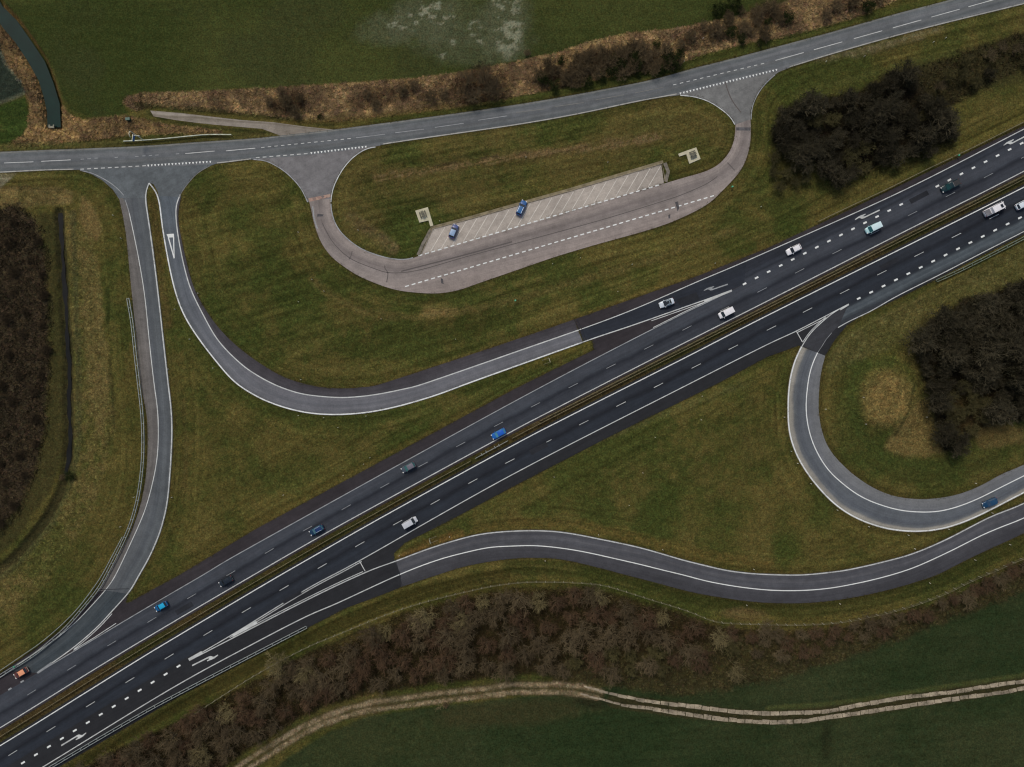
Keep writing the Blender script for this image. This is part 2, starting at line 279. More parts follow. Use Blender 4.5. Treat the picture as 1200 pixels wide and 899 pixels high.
# ------------------------------------------------------------------ ground: one painted sheet
xs = np.arange(-151, 151.01, 0.4); ys = np.arange(-115, 115.01, 0.4)
ext = np.array([3, 8, 16, 30, 55, 100, 180, 320, 600, 1100.])
AX = np.concatenate([-151 - ext[::-1], xs, 151 + ext]); AY = np.concatenate([-115 - ext[::-1], ys, 115 + ext])
NX, NY = len(AX), len(AY)
GXw, GYw = np.meshgrid(AX, AY)
PX = GXw / S + 600; PY = 449.5 - GYw / S
def vnoise(x, y, cell, seed, octv=4, gain=0.5):
    r = np.random.default_rng(seed); tot = 0; amp = 1; norm = 0
    for o in range(octv):
        g = r.random((257, 257)); X = x / cell + r.random() * 97; Y = y / cell + r.random() * 97
        xi = np.floor(X).astype(int); yi = np.floor(Y).astype(int); fx = X - xi; fy = Y - yi
        fx = fx * fx * (3 - 2 * fx); fy = fy * fy * (3 - 2 * fy)
        a = g[yi % 257, xi % 257]; b_ = g[yi % 257, (xi + 1) % 257]; c_ = g[(yi + 1) % 257, xi % 257]; d_ = g[(yi + 1) % 257, (xi + 1) % 257]
        tot = tot + amp * ((a * (1 - fx) + b_ * fx) * (1 - fy) + (c_ * (1 - fx) + d_ * fx) * fy); norm += amp
        amp *= gain; cell = cell / 2.03
    return tot / norm
def ss(a, b, x): t = np.clip((x - a) / (b - a), 0, 1); return t * t * (3 - 2 * t)
EDGE_N = (vnoise(PX, PY, 14, 11, 5, 0.6) - 0.5) * 2
def seg_dist(X, Y, poly, closed):
    A = np.array(poly, float); n = len(A); best = np.full(X.shape, 1e9)
    for i in range(n if closed else n - 1):
        a = A[i]; b_ = A[(i + 1) % n]; dx, dy = b_ - a; L2 = dx * dx + dy * dy + 1e-12
        t = np.clip(((X - a[0]) * dx + (Y - a[1]) * dy) / L2, 0, 1)
        dd = (X - a[0] - t * dx) ** 2 + (Y - a[1] - t * dy) ** 2
        np.minimum(best, dd, out=best)
    return np.sqrt(best)
def inside(X, Y, poly):
    A = np.array(poly, float); n = len(A); c = np.zeros(X.shape, bool)
    for i in range(n):
        x0, y0 = A[i - 1]; x1, y1 = A[i]
        if y0 == y1: continue
        c ^= ((y0 > Y) != (y1 > Y)) & (X < (x1 - x0) * (Y - y0) / (y1 - y0) + x0)
    return c
def window(poly, m):
    A = np.array(poly, float)
    x0, y0 = A.min(0) - m; x1, y1 = A.max(0) + m
    ci = np.where((PX[0] >= x0) & (PX[0] <= x1))[0]; ri = np.where((PY[:, 0] >= y0) & (PY[:, 0] <= y1))[0]
    if len(ci) == 0 or len(ri) == 0: return None
    return slice(ri[0], ri[-1] + 1), slice(ci[0], ci[-1] + 1)
def pmask(poly, soft=3.0, rag=4.0):
    out = np.zeros(PX.shape); w = window(poly, soft + rag + 4)
    if w is None: return out
    X, Y = PX[w], PY[w]; dd = seg_dist(X, Y, poly, True); s = np.where(inside(X, Y, poly), dd, -dd) + EDGE_N[w] * rag
    out[w] = ss(-soft, soft, s); return out
def lmask(poly, width, soft=2.0, rag=2.0):
    out = np.zeros(PX.shape); w = window(poly, width + soft + rag + 4)
    if w is None: return out
    s = width / 2 - seg_dist(PX[w], PY[w], poly, False) + EDGE_N[w] * rag
    out[w] = ss(-soft, soft, s); return out
def spot(cx, cy, rx, ry=None, ang=0, rag=0.35):
    ry = ry or rx; c, s_ = math.cos(math.radians(ang)), math.sin(math.radians(ang))
    X = (PX - cx) * c + (PY - cy) * s_; Y = -(PX - cx) * s_ + (PY - cy) * c
    return ss(1.25, 0.55, np.sqrt((X / rx) ** 2 + (Y / ry) ** 2) + EDGE_N * rag)
cover = np.zeros(PX.shape + (3,))
def A3(c): return np.array(C(*c))
n1 = vnoise(PX, PY, 160, 1, 5, 0.55); n2 = vnoise(PX, PY, 38, 2, 5, 0.6); n3 = vnoise(PX, PY, 9, 3, 4, 0.65); n4 = vnoise(PX, PY, 3.2, 4, 3, 0.7)
def blend(c, m): cover[:] = cover * (1 - m[..., None]) + c * m[..., None]
def two(c0, c1, t): return A3(c0) * (1 - t[..., None]) + A3(c1) * t[..., None]
# verge grass
cover[:] = two((57, 61, 29), (76, 70, 37), ss(0.36, 0.62, 0.45 * n1 + 0.55 * n2))
blend(two((88, 78, 46), (78, 71, 38), n3), 0.5 * ss(0.5, 0.66, 0.5 * n2 + 0.5 * n3))
blend(two((46, 57, 24), (54, 62, 28), n3), 0.45 * ss(0.56, 0.72, vnoise(PX, PY, 55, 9, 4)))
# rotated streaks (mowing) along the motorway direction
ca, sa = math.cos(math.radians(28)), math.sin(math.radians(28))
RX = PX * ca - PY * sa; RY = PX * sa + PY * ca
stm = vnoise(RX * 0.06, RY, 5.0, 21, 3, 0.6)
mid = pmask([(215,330),(200,190),(880,80),(900,250),(600,400),(420,460),(300,420)], 10, 8)
strk = vnoise(PX * 0.07 + PY * 0.018, PY + PX * 0.27, 4.2, 22, 3, 0.6)
strk2 = vnoise(PX * 0.12, PY, 5, 23, 3, 0.6)
cover *= (0.80 + 0.40 * stm)[..., None]
mfac = 1 + mid * (0.55 * (strk - 0.5) * 1.4); cover *= mfac[..., None]
# fields
FN = [(-400,-900),(1500,-900),(1500,-200),(1000,-40),(915,5),(860,20),(800,32),(740,38),(690,48),(660,60),(600,72),(530,86),(480,92),(400,97),(330,102),(240,106),(165,109),(150,112),(143,122),(150,132),(135,136),(105,137),(85,130),(75,118),(68,95),(58,70),(40,44),(22,20),(5,2),(-10,-20),(-60,-120),(-400,-500)]
mF = pmask(FN, 1.2, 1.0)
field = two((48, 55, 26), (60, 64, 33), ss(0.3, 0.7, n1)) * (0.86 + 0.28 * strk2)[..., None]
blend(field, mF)
blend(two((56, 60, 34), (44, 48, 28), n3), 0.6 * mF * ss(0.55, 0.75, vnoise(PX, PY, 70, 31, 4)))
for cx, cy, rx, ry, k in ((455, 35, 38, 22, .6), (495, 25, 45, 30, .75), (590, 30, 32, 45, .75), (560, 60, 60, 22, .5), (540, 25, 40, 30, .45)):
    blend(two((66, 70, 52), (82, 84, 66), n3), mF * k * spot(cx, cy, rx, ry))
wet = np.zeros(PX.shape)
wn_ = 0.55 * vnoise(PX * 1.2, PY, 13, 41, 6, 0.75) + 0.45 * vnoise(PX * .35, PY, 5, 42, 5, 0.7)
for cx, cy, rx, ry, th in ((470, 20, 30, 16, .56), (520, 20, 16, 14, .54), (500, 8, 20, 20, .50), (487, 10, 12, 14, .5), (520, 52, 14, 18, .52), (557, 35, 10, 12, .54), (595, 28, 20, 40, .5), (563, 50, 8, 14, .54), (583, 5, 8, 8, .5), (600, 40, 14, 20, .46)):
    wet = np.maximum(wet, spot(cx, cy, rx, ry, 0, .2) * ss(th, th + 0.09, wn_))
wet *= mF
blend(two((104, 106, 88), (136, 136, 120), n4), wet * 0.7)  # pale sky reflection on the flooded patches, painted into the ground colour
FS = [(1500,640),(1270,640),(1205,672),(1150,700),(1100,722),(1040,742),(990,757),(930,772),(870,780),(800,795),(740,800),(705,806),(640,814),(560,822),(480,832),(430,840),(385,858),(335,890),(290,930),(200,1000),(200,2500),(2500,2500),(2500,640)]
mS = pmask(FS, 2.5, 2.0)
sfield = two((36, 47, 27), (49, 54, 34), ss(0.3, 0.7, n1 * .6 + n2 * .4)) * (0.8 + 0.4 * vnoise(PX * 0.09 - PY * 0.01, PY + PX * 0.12, 4.5, 24, 3, 0.6))[..., None]
blend(sfield, mS)
blend(two((54, 58, 34), (44, 50, 30), n3), 0.6 * spot(440, 870, 110, 30, -8) * mS); blend(two((60, 56, 36), (46, 46, 28), n3), 0.7 * spot(600, 835, 110, 16, -4) * mS)
blend(two((26, 26, 18), (34, 34, 22), n3), 0.6 * spot(690, 822, 26, 9, 10)); blend(two((26, 26, 18), (36, 36, 22), n3), 0.5 * spot(968, 868, 7, 26, 2) )
blend(two((38, 50, 30), (46, 50, 32), n3), 0.5 * spot(1180, 745, 90, 22, -18))
# reed and rough strip along the north side
REED = [(143,121),(150,113),(165,109),(240,106.5),(330,102),(400,97.5),(480,92),(530,86),(600,73),(660,60),(690,48),(740,38),(800,32),(860,19),(915,4),(1000,-40),(1100,-20),(1000,22),(930,42),(880,50),(830,62),(790,76),(740,84),(680,98),(610,112),(560,124),(500,130),(440,137),(400,142),(360,142),(310,136),(240,130),(180,125),(160,130)]
reedc = two((124, 103, 72), (84, 68, 50), ss(0.3, 0.68, 0.5 * n2 + 0.5 * n3)); reedc = reedc * (0.72 + 0.56 * n4)[..., None]
blend(reedc, pmask(REED, 1.2, 1.6))
REED2 = [(72,120),(80,134),(95,139),(120,138),(150,136),(172,140),(200,146),(260,152),(262,158),(200,157),(160,158),(110,164),(70,168),(30,172),(10,172),(25,160),(34,145),(34,122),(28,104),(10,80),(-10,55),(-30,20),(-30,0),(0,28),(20,52),(38,82),(48,112),(53,140),(68,140)]
blend(two((122, 100, 66), (84, 68, 48), ss(0.3, 0.7, 0.5 * n2 + 0.5 * n3)) * (0.72 + 0.56 * n4)[..., None], pmask(REED2, 1.5, 2))
blend(two((62, 66, 34), (76, 66, 40), n3), 0.8 * lmask([(-10,173),(60,171),(150,167),(240,163),(320,156)], 9, 2, 1))
blend(two((96, 74, 48), (80, 60, 40), n3), 0.7 * lmask([(0,3),(20,23),(38,47),(52,68),(62,95),(70,122),(74,140)], 4, 1, 1))
blend(two((34, 40, 20), (46, 48, 24), n3), 0.85 * lmask([(172,132),(200,142),(250,150),(310,155)], 4, 1.5, 1)); blend(two((36, 38, 20), (46, 48, 24), n3), 0.7 * lmask([(160,123),(200,126),(260,131),(330,139),(390,147)], 5, 2, 1))
for cx, cy, rx, ry in ((30, 0, 0, 0),):
    pass
blend(A3((40, 34, 22)) * np.ones(cover.shape), 0.75 * lmask([(165,110),(166,126)], 3, 1, .5)); blend(A3((44, 36, 24)) * np.ones(cover.shape), 0.6 * lmask([(198,109),(198,122)], 2, 1, .5))
blend(two((70, 60, 34), (90, 76, 44), n3), 0.7 * lmask([(330,144),(420,139),(470,132),(530,124)], 6, 2, 1.5))
for cx, cy, rx, ry, k in ((340,122,24,12,.75),(430,118,30,12,.5),(465,108,26,9,.5),(560,105,36,26,.8),(650,95,34,16,.8),(700,72,30,16,.8),(745,70,30,18,.85),(900,14,30,14,.6),(1010,0,30,12,.6),(820,45,34,12,.4)):
    blend(two((48, 38, 27), (62, 48, 34), n3), k * spot(cx, cy, rx, ry, -14))
blend(two((54, 62, 28), (64, 64, 32), n3), 0.9 * lmask([(440,143),(520,133),(600,119),(690,102),(770,86),(830,68),(900,52),(1000,26),(1090,2),(1200,-30)], 8, 2, 1.5))
# west: pond rim, little field, ditch and scrub
blend(two((34, 42, 36), (44, 50, 42), n3), pmask([(-60,40),(0,48),(8,78),(24,96),(31,108),(0,121),(-60,130)], 2, 2))
blend(two((92, 96, 84), (70, 74, 62), n3), 0.7 * lmask([(0,60),(8,78),(24,96)], 3, 1.5, 1)); blend(two((86, 88, 74), (64, 66, 52), n3), 0.7 * lmask([(-5,122),(15,115),(31,108)], 4, 1.5, 1))
blend(two((40, 54, 22), (50, 60, 28), n3), pmask([(-60,126),(0,124),(30,114),(33,130),(33,145),(26,158),(8,168),(-60,176)], 2, 1.5))
blend(two((98, 84, 54), (74, 66, 40), ss(.35, .65, n3)) * (0.75 + 0.5 * n4)[..., None], pmask([(-20,219),(30,218),(70,220),(84,226),(86,238),(30,243),(-20,246)], 2.5, 3))
blend(two((104, 88, 56), (84, 73, 44), n3) * (0.8 + 0.4 * n4)[..., None], pmask([(96,232),(104,235),(114,252),(121,270),(114,282),(102,278),(94,262),(92,244)], 2.5, 3))
RB = [(88,246),(108,282),(116,330),(122,380),(130,440),(136,500),(122,560),(96,620),(50,690),(0,735),(-60,770),(-60,700),(0,664),(40,632),(66,600),(84,560),(88,500),(86,440),(82,370),(78,300),(76,250)]
blend(two((66, 66, 34), (90, 79, 48), ss(.38, .68, .5 * n2 + .5 * n3)) * (0.8 + 0.4 * n4)[..., None], 0.8 * pmask(RB, 3, 5))
blend(two((84, 74, 46), (102, 88, 56), n3), 0.5 * pmask([(95,290),(115,300),(122,380),(128,470),(120,520),(104,470),(96,380)], 3, 6))
blend(two((30, 38, 18), (42, 48, 22), n3), 0.75 * lmask([(126,338),(127,360),(125,380)], 4, 1.5, 1)); blend(two((34, 34, 20), (44, 44, 24), n3), 0.6 * lmask([(128,420),(132,470),(134,500)], 4, 2, 1.5))
blend(two((44, 38, 28), (60, 51, 38), ss(.35, .65, n3)) * (0.8 + 0.4 * n4)[..., None], pmask(SCRUB_W, 6, 7))
blend(two((42, 43, 24), (58, 53, 32), n3), 0.8 * pmask([(45,248),(66,250),(68,300),(72,380),(76,470),(73,540),(60,575),(40,600),(20,630),(0,650),(-20,655),(-10,625),(25,592),(45,548),(56,490),(60,400),(56,320)], 3, 3))
blend(two((38, 36, 24), (50, 47, 31), n3), 0.8 * lmask(DITCH, 12, 2, 2)); blend(two((66, 66, 42), (52, 54, 34), n3), 0.6 * lmask([(86,250),(88,330),(92,430),(92,520),(82,570),(60,615),(20,662),(-30,700)], 7, 2, 1.5))
# east: mound clearing, dry verge
blend(two((84, 78, 48), (70, 68, 38), ss(.35, .65, .5 * n2 + .5 * n3)), 0.8 * pmask([(1200,285),(1270,250),(1270,330),(1200,345),(1120,360),(1070,395),(1030,415),(990,430),(968,440),(966,425),(985,395),(1030,370),(1100,336)], 4, 5))
blend(two((48, 57, 26), (57, 61, 30), n3), 0.6 * lmask([(1000,440),(995,480),(1000,520),(1030,545),(1080,556),(1130,545),(1200,510)], 34, 8, 6))
blend(two((112, 94, 58), (92, 80, 48), ss(.3, .7, n3)) * (0.8 + 0.4 * n4)[..., None], 0.95 * spot(1037, 467, 32, 35, 0, .12)); blend(two((92, 80, 48), (104, 88, 56), n3), 0.85 * pmask([(1050,500),(1072,470),(1086,470),(1096,500),(1108,530),(1060,537),(1038,526)], 5, 5))
blend(two((50, 58, 27), (56, 62, 30), n3), 0.7 * lmask([(1042,425),(1008,428),(998,452),(999,490),(1016,520),(1045,540),(1100,548)], 12, 4, 3))
blend(two((50, 50, 28), (40, 42, 22), n3), 0.7 * lmask([(1068,450),(1062,480),(1048,510)], 3, 1.5, 1))
blend(two((96, 78, 50), (84, 70, 44), n3), 0.6 * pmask([(1137,505),(1160,495),(1200,500),(1200,520),(1150,525)], 4, 4))
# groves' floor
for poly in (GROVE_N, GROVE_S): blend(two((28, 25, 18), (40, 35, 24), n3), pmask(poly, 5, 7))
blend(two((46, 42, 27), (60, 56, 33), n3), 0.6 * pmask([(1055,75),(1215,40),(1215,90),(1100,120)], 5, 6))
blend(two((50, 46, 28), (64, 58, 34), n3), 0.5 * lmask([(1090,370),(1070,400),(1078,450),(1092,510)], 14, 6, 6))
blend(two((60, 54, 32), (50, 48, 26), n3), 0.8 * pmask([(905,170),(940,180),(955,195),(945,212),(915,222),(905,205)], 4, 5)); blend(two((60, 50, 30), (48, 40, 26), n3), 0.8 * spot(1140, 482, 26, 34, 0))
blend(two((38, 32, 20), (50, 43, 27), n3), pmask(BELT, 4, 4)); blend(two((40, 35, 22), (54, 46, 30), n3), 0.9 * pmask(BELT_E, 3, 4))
blend(two((44, 42, 20), (54, 50, 24), n3), 0.8 * pmask([(0,948),(60,908),(212,818),(360,740),(470,692),(560,672),(600,664),(600,680),(547,690),(470,710),(362,755),(300,788),(200,842),(80,905),(20,960)], 3, 2))
blend(two((40, 46, 21), (52, 52, 25), n3), 0.75 * lmask([(600,664),(680,668),(750,682),(840,706),(930,716),(1010,706),(1100,683),(1200,635)], 20, 4, 2))
blend(two((48, 44, 28), (60, 54, 34), ss(.3,.7,n3)) * (0.8 + 0.4 * n4)[..., None], 0.9 * pmask([(640,790),(720,770),(820,755),(870,745),(990,745),(1100,712),(1205,662),(1205,690),(1120,725),(1010,765),(900,800),(800,815),(720,805),(650,800)], 5, 6))
# bare and dry streaks
for ln, w, c0, c1, k in (([(440,208),(500,200),(560,190),(640,180),(720,172),(780,158)], 12, (88, 74, 46), (70, 62, 36), .65), ([(600,182),(660,176),(740,160)], 5, (104, 84, 62), (84, 66, 46), .6),
        ([(410,255),(440,275),(460,290)], 14, (96, 80, 60), (76, 64, 42), .55), ([(365,325),(390,348),(430,368),(480,372),(540,365),(600,352),(680,330),(760,305),(860,270)], 9, (88, 78, 46), (74, 66, 38), .6),
        ([(500,366),(530,365)], 9, (112, 94, 62), (90, 76, 46), .6), ([(330,440),(400,430),(470,430)], 22, (78, 70, 38), (70, 64, 34), .5), ([(450,452),(540,420),(640,388),(740,350),(830,318),(920,284)], 7, (88, 76, 40), (74, 66, 36), .75),
        ([(700,517),(760,492),(830,467),(870,450)], 8, (76, 74, 44), (66, 66, 38), .6), ([(880,450),(872,500),(878,545)], 10, (66, 62, 34), (60, 60, 32), .4),
        ([(520,640),(600,612),(680,616),(740,630),(820,650),(900,662)], 13, (80, 68, 36), (68, 60, 32), .7), ([(300,617),(420,548),(520,500),(640,440)], 6, (78, 68, 36), (66, 60, 30), .7),
        ([(160,700),(210,670),(300,615)], 6, (70, 62, 32), (60, 58, 28), .6), ([(213,300),(222,338),(236,370),(256,396),(296,426)], 5, (86, 72, 42), (70, 62, 36), .6),
        ([(180,240),(184,290),(190,340),(196,380)], 11, (72, 60, 34), (62, 56, 32), .8), ([(215,470),(218,520),(216,570)], 5, (86, 72, 46), (66, 60, 32), .5), ([(206,450),(206,520),(206,570)], 4, (74, 64, 36), (60, 56, 30), .5),
        ([(905,60),(960,66),(1010,60),(1060,46),(1100,33)], 9, (90, 82, 62), (74, 68, 48), .8), ([(935,110),(1000,92),(1060,74),(1120,62)], 8, (66, 68, 36), (58, 60, 30), .7), ([(1000,215),(1080,180),(1130,165),(1200,130)], 12, (76, 72, 36), (64, 62, 30), .6),
        ([(470,655),(500,640),(540,625)], 9, (96, 74, 42), (78, 62, 34), .7), ([(600,438),(650,415),(688,404)], 8, (84, 74, 36), (70, 66, 32), .6)):
    blend(two(c0, c1, n3) * (0.85 + .45 * n4)[..., None], min(1, k * 1.3) * lmask(ln, w, 4, 5) * (0.5 + 0.5 * ss(.38, .58, 0.5 * n3 + .5 * n4)))
blend(two((96, 80, 56), (80, 66, 42), n3), 0.6 * spot(872, 720, 26, 8, 4))
# central reserve
MED = [tuple(p) for p in offset(UM, 2)[::4]] + [tuple(p) for p in offset(LM, -2)[::-4]]
mM = pmask(MED, 1, .5); medc = two((62, 52, 32), (50, 50, 26), ss(.35, .65, vnoise(RX * .2, RY, 12, 51, 4))) * (0.7 + 0.6 * vnoise(RX * .15, RY, 2.5, 52, 3))[..., None]
blend(medc, mM)
blend(two((88, 82, 66), (70, 62, 46), n3), 0.7 * lmask([tuple(p) for p in offset(UM, 4.6)[(UM[:, 0] > 620)]], 3, 1, 1) * mM)
# farm track west part: worn gravel wheel ruts
blend(two((74, 64, 46), (58, 54, 34), n3), 0.7 * lmask([(240,930),(300,890),(350,858),(400,836),(440,827),(500,818),(600,806),(650,806),(700,812)], 17, 3, 2))
for ln in (TRACK_UW, TRACK_LW): blend(two((142, 126, 104), (108, 94, 74), ss(.35, .7, n4)), 0.9 * lmask(ln, 5.2, 1.6, 1.6) * (0.45 + 0.55 * ss(.36, .5, n3)))
blend(two((58, 52, 34), (44, 42, 26), n3), 0.8 * lmask([(1270,791),(1200,802),(1112,815),(1012,830),(937,840),(880,841),(800,833),(720,821)], 17, 2, 1.5))
blend(two((78, 80, 46), (60, 66, 36), n3), 0.6 * lmask([(1270,780),(1200,791),(1100,806),(1012,820),(960,826),(900,830)], 5, 2, 1))
# gravel corner at the far left
blend(two((112, 106, 90), (92, 88, 70), n3), pmask([(-70,203),(0,203),(19,203),(13,210),(0,221),(-30,240),(-70,250)], 1.5, 1))
# distance to roads -> heights and verge bands
roads = [U_POLY, L_POLY, M1, M2, M3,
         [tuple(p) for p in WR_AL] + [tuple(p) for p in offset(WR_R, -1.2)[::-1]],
         [tuple(p) for p in SLIP_IA] + [tuple(p) for p in SLIP_OUT[SLIP_OUT[:, 0] < 690][::-1]],
         [tuple(p) for p in N_T] + [tuple(p) for p in N_B[::-1]],
         [tuple(p) for p in LB_O] + [tuple(p) for p in LB_I[::-1]],
         [tuple(p) for p in ER_A] + [tuple(p) for p in offset(ER_O, 1)[::-1] if p[1] > 404],
         [(492.7,299.4),(506.7,268.7),(604,241.4),(667,225),(775,192.7),(779,214)]]
S2_S = cr([(464,689),(470.8,687.7),(509,675),(550,662.6),(600,654.8),(637.5,654),(662.6,656.4),(700,665),(737.6,675),(757.6,680),(780,686),(800,691.5),(825,697),(850,701),(875,704.5),(900,706.5),(937.5,707),(975,704),(1012.6,697.8),(1050,689),(1075,681.5),(1097.7,674),(1125,660),(1150,648),(1200,625),(1270,592)], 3)
roads.append([tuple(p) for p in S2_S] + [tuple(p) for p in offset(S2_N, -1)[::-1] if p[0] > 458])
DR = np.full(PX.shape, 60.0)
for R_ in roads:
    R_ = R_[::3] + [R_[-1]] if (len(R_) > 90 and R_[0][0] > -60) else R_
    w = window(R_, 62)
    dd = seg_dist(PX[w], PY[w], R_, True); dd = np.where(inside(PX[w], PY[w], R_), -dd, dd); DR[w] = np.minimum(DR[w], dd)
band = 0.6 * vnoise(DR * 1.0, PX * 0.025 + PY * 0.02, 3.4, 61, 3, 0.7) + 0.4 * vnoise(DR, PX * .03 - PY * .02, 9, 62, 2)
near = ss(60, 14, DR) * ss(-1, 1, DR) * (1 - mF) * (1 - mM)
cover *= (1 + near * 1.1 * (band - 0.5))[..., None]
thin = vnoise(DR, PX * .012 + PY * .01, 1.7, 63, 2, .5)
islm = pmask([(395,190),(450,172),(800,112),(858,140),(855,180),(780,190),(610,236),(500,268),(480,300),(400,280)], 3, 3)
str2 = vnoise(PX * .03 + PY * .01, PY + PX * 0.23, 2.0, 64, 3, .6)
cover *= (1 + near * (1 - islm) * 0.7 * (thin - 0.5) * ss(.3, .6, n2))[..., None]
cover *= (1 + islm * 0.9 * (str2 - 0.5))[..., None]
blend(two((84, 74, 46), (72, 66, 36), str2), 0.45 * islm * ss(.42, .62, n2 * .5 + str2 * .5))
blend(two((118, 98, 72), (92, 76, 54), n4), 0.8 * lmask([(440,209),(500,200),(560,190),(640,179),(720,170),(770,160)], 6, 3, 4) * ss(.42, .56, .5 * str2 + .5 * n4))
blend(two((44, 36, 26), (56, 46, 32), n4), 0.7 * lmask([(500,196),(560,186),(620,178)], 3, 1.5, 2) * ss(.5, .6, n3))
blend(two((90, 80, 46), (78, 72, 40), n3), 0.5 * near * ss(.58, .7, band) * (1 - mS) * ss(.4, .6, n2))
blend(two((64, 54, 34), (52, 46, 28), n4), 0.45 * ss(3.2, 0.3, DR + EDGE_N * 1.0) * ss(-2, 0, DR))
cover *= (0.84 + 0.32 * n4)[..., None]
DO = np.maximum(np.maximum(np.abs(GXw) - 151, np.abs(GYw) - 115), 0); fo = ss(0, 12, DO)[..., None]
big = vnoise(GXw, GYw, 260, 71, 2)[..., None]
cover[:] = cover * (1 - fo) + (A3((50, 57, 29)) * (1 - big) + A3((66, 66, 36)) * big) * fo
cover = np.clip(cover, 0.004, 0.8)
Z = np.full(PX.shape, -0.06)
far = ss(2, 14, DR)
Z += far * ((n2 - 0.5) * 0.7 + (n3 - 0.5) * 0.25 + (n4 - .5) * .12) * (1 - 0.8 * mF)
def carve(poly, width, depth, bank, closed=False):
    w = window(poly, width + bank + 3); dd = seg_dist(PX[w], PY[w], poly, closed)
    if closed: dd = np.where(inside(PX[w], PY[w], poly), 0, dd); width = 0
    Z[w] -= depth * ss(width / 2 + bank, width / 2, dd) * ss(0, 5, DR[w])
carve(CANAL, 0, 1.7, 7, True); carve(DITCH, 4, 0.8, 6)
Z += 1.6 * spot(1040, 467, 45, 45, 0, .1) * far
SPK = 0.55 - 0.5 * mF - 0.35 * mS + 0.45 * np.clip(pmask(RB, 3, 5) + pmask(REED, 2, 2) + pmask(REED2, 2, 2) + spot(1050, 470, 70, 60), 0, 1) + 0.3 * pmask([(960,440),(990,390),(1100,336),(1200,285),(1270,250),(1270,330),(1075,395)], 5, 5)
SPK = np.clip(SPK, 0.15, 1.1) * (1 - 0.6 * wet)
FL = np.clip(lmask(TRACK_U + TRACK_UW, 14, 4, 0) + lmask(TRACK_L + TRACK_LW, 14, 4, 0) + lmask([(170,132),(200,136),(250,141),(300,146),(340,150),(395,152)], 16, 5, 0), 0, 1)
Z[:] = Z * (1 - FL) + (-0.06) * FL
gv = np.stack([GXw, GYw, Z], -1).reshape(-1, 3)
gi = np.arange(NX * NY).reshape(NY, NX)
q = np.stack([gi[:-1, :-1], gi[:-1, 1:], gi[1:, 1:], gi[1:, :-1]], -1).reshape(-1, 4)
def np_mesh(name, V, F, k, mat, cov=None, wetv=None, smooth=False, spk=None):
    me = bpy.data.meshes.new(name); me.vertices.add(len(V)); me.vertices.foreach_set('co', np.ascontiguousarray(V, np.float32).ravel())
    me.loops.add(F.size); me.loops.foreach_set('vertex_index', np.ascontiguousarray(F, np.int32).ravel())
    me.polygons.add(len(F)); me.polygons.foreach_set('loop_start', np.arange(0, F.size, k, dtype=np.int32))
    me.polygons.foreach_set('use_smooth', np.full(len(F), smooth))
    me.update(calc_edges=True)
    if cov is not None:
        a = me.attributes.new('cover', 'FLOAT_COLOR', 'POINT'); a.data.foreach_set('color', np.c_[cov, np.ones(len(cov))].astype(np.float32).ravel())
    if wetv is not None:
        a = me.attributes.new('wet', 'FLOAT', 'POINT'); a.data.foreach_set('value', wetv.astype(np.float32).ravel())
    if spk is not None:
        a = me.attributes.new('speck', 'FLOAT', 'POINT'); a.data.foreach_set('value', spk.astype(np.float32).ravel())
    me.materials.append(mat); me.validate()
    return me
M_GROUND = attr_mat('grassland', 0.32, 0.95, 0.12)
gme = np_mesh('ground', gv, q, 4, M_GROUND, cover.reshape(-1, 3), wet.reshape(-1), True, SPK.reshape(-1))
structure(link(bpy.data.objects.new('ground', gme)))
def ground_at(px, py):
    ix = np.clip(np.round((np.asarray(px) - 600) * S / 0.4 + 151 / 0.4).astype(int), 0, len(xs) - 1) + len(ext)
    iy = np.clip(np.round((449.5 - np.asarray(py)) * S / 0.4 + 115 / 0.4).astype(int), 0, len(ys) - 1) + len(ext)
    return iy, ix
def gz(px, py): iy, ix = ground_at(px, py); return float(Z[iy, ix])

# water
def flat(name, poly, z, mat, kind='structure', parent=None, thick=0.0, uvoff=(0, 0)):
    P = [Vector(W(p, z)) for p in poly]
    tri = tessellate_polygon([P]); V = [tuple(p) for p in P]; F = []
    for t in tri:
        a, b_, c = [P[i] for i in t]
        F.append(tuple(t) if (b_ - a).cross(c - a).z > 0 else (t[0], t[2], t[1]))
    n = len(V)
    if thick:
        V += [(x, y, zz - thick) for x, y, zz in V]
        area = sum(P[i - 1].x * P[i].y - P[i].x * P[i - 1].y for i in range(n))
        for i in range(n):
            j = (i + 1) % n; F.append((i, n + i, n + j, j) if area > 0 else (j, n + j, n + i, i))
    o = mesh_obj(name, V, F, mat, parent)
    uv = o.data.uv_layers.new(name='UVMap')
    for lp in o.data.loops:
        v = o.data.vertices[lp.vertex_index].co; uv.data[lp.index].uv = (v.x * ca + v.y * sa, -v.x * sa + v.y * ca)
    if kind: structure(o, kind)
    return o
flat('canal_water', CANAL, -0.85, water_mat('canal water', (10, 36, 31)))
dl = smooth_line(cr(DITCH, 4), 4); dl = dl[dl[:, 1] < 560]
flat('ditch_water', [tuple(p) for p in (dl + normals(dl) * (2.3 + 0.8 * np.sin(np.arange(len(dl)) * .37) + .6 * np.sin(np.arange(len(dl)) * 1.1))[:, None])] + [tuple(p) for p in (dl - normals(dl) * (2.1 + 0.7 * np.sin(np.arange(len(dl)) * .29 + 1) + .6 * np.sin(np.arange(len(dl)) * .9))[:, None])[::-1]], -0.66, water_mat('ditch water', (26, 26, 24)))

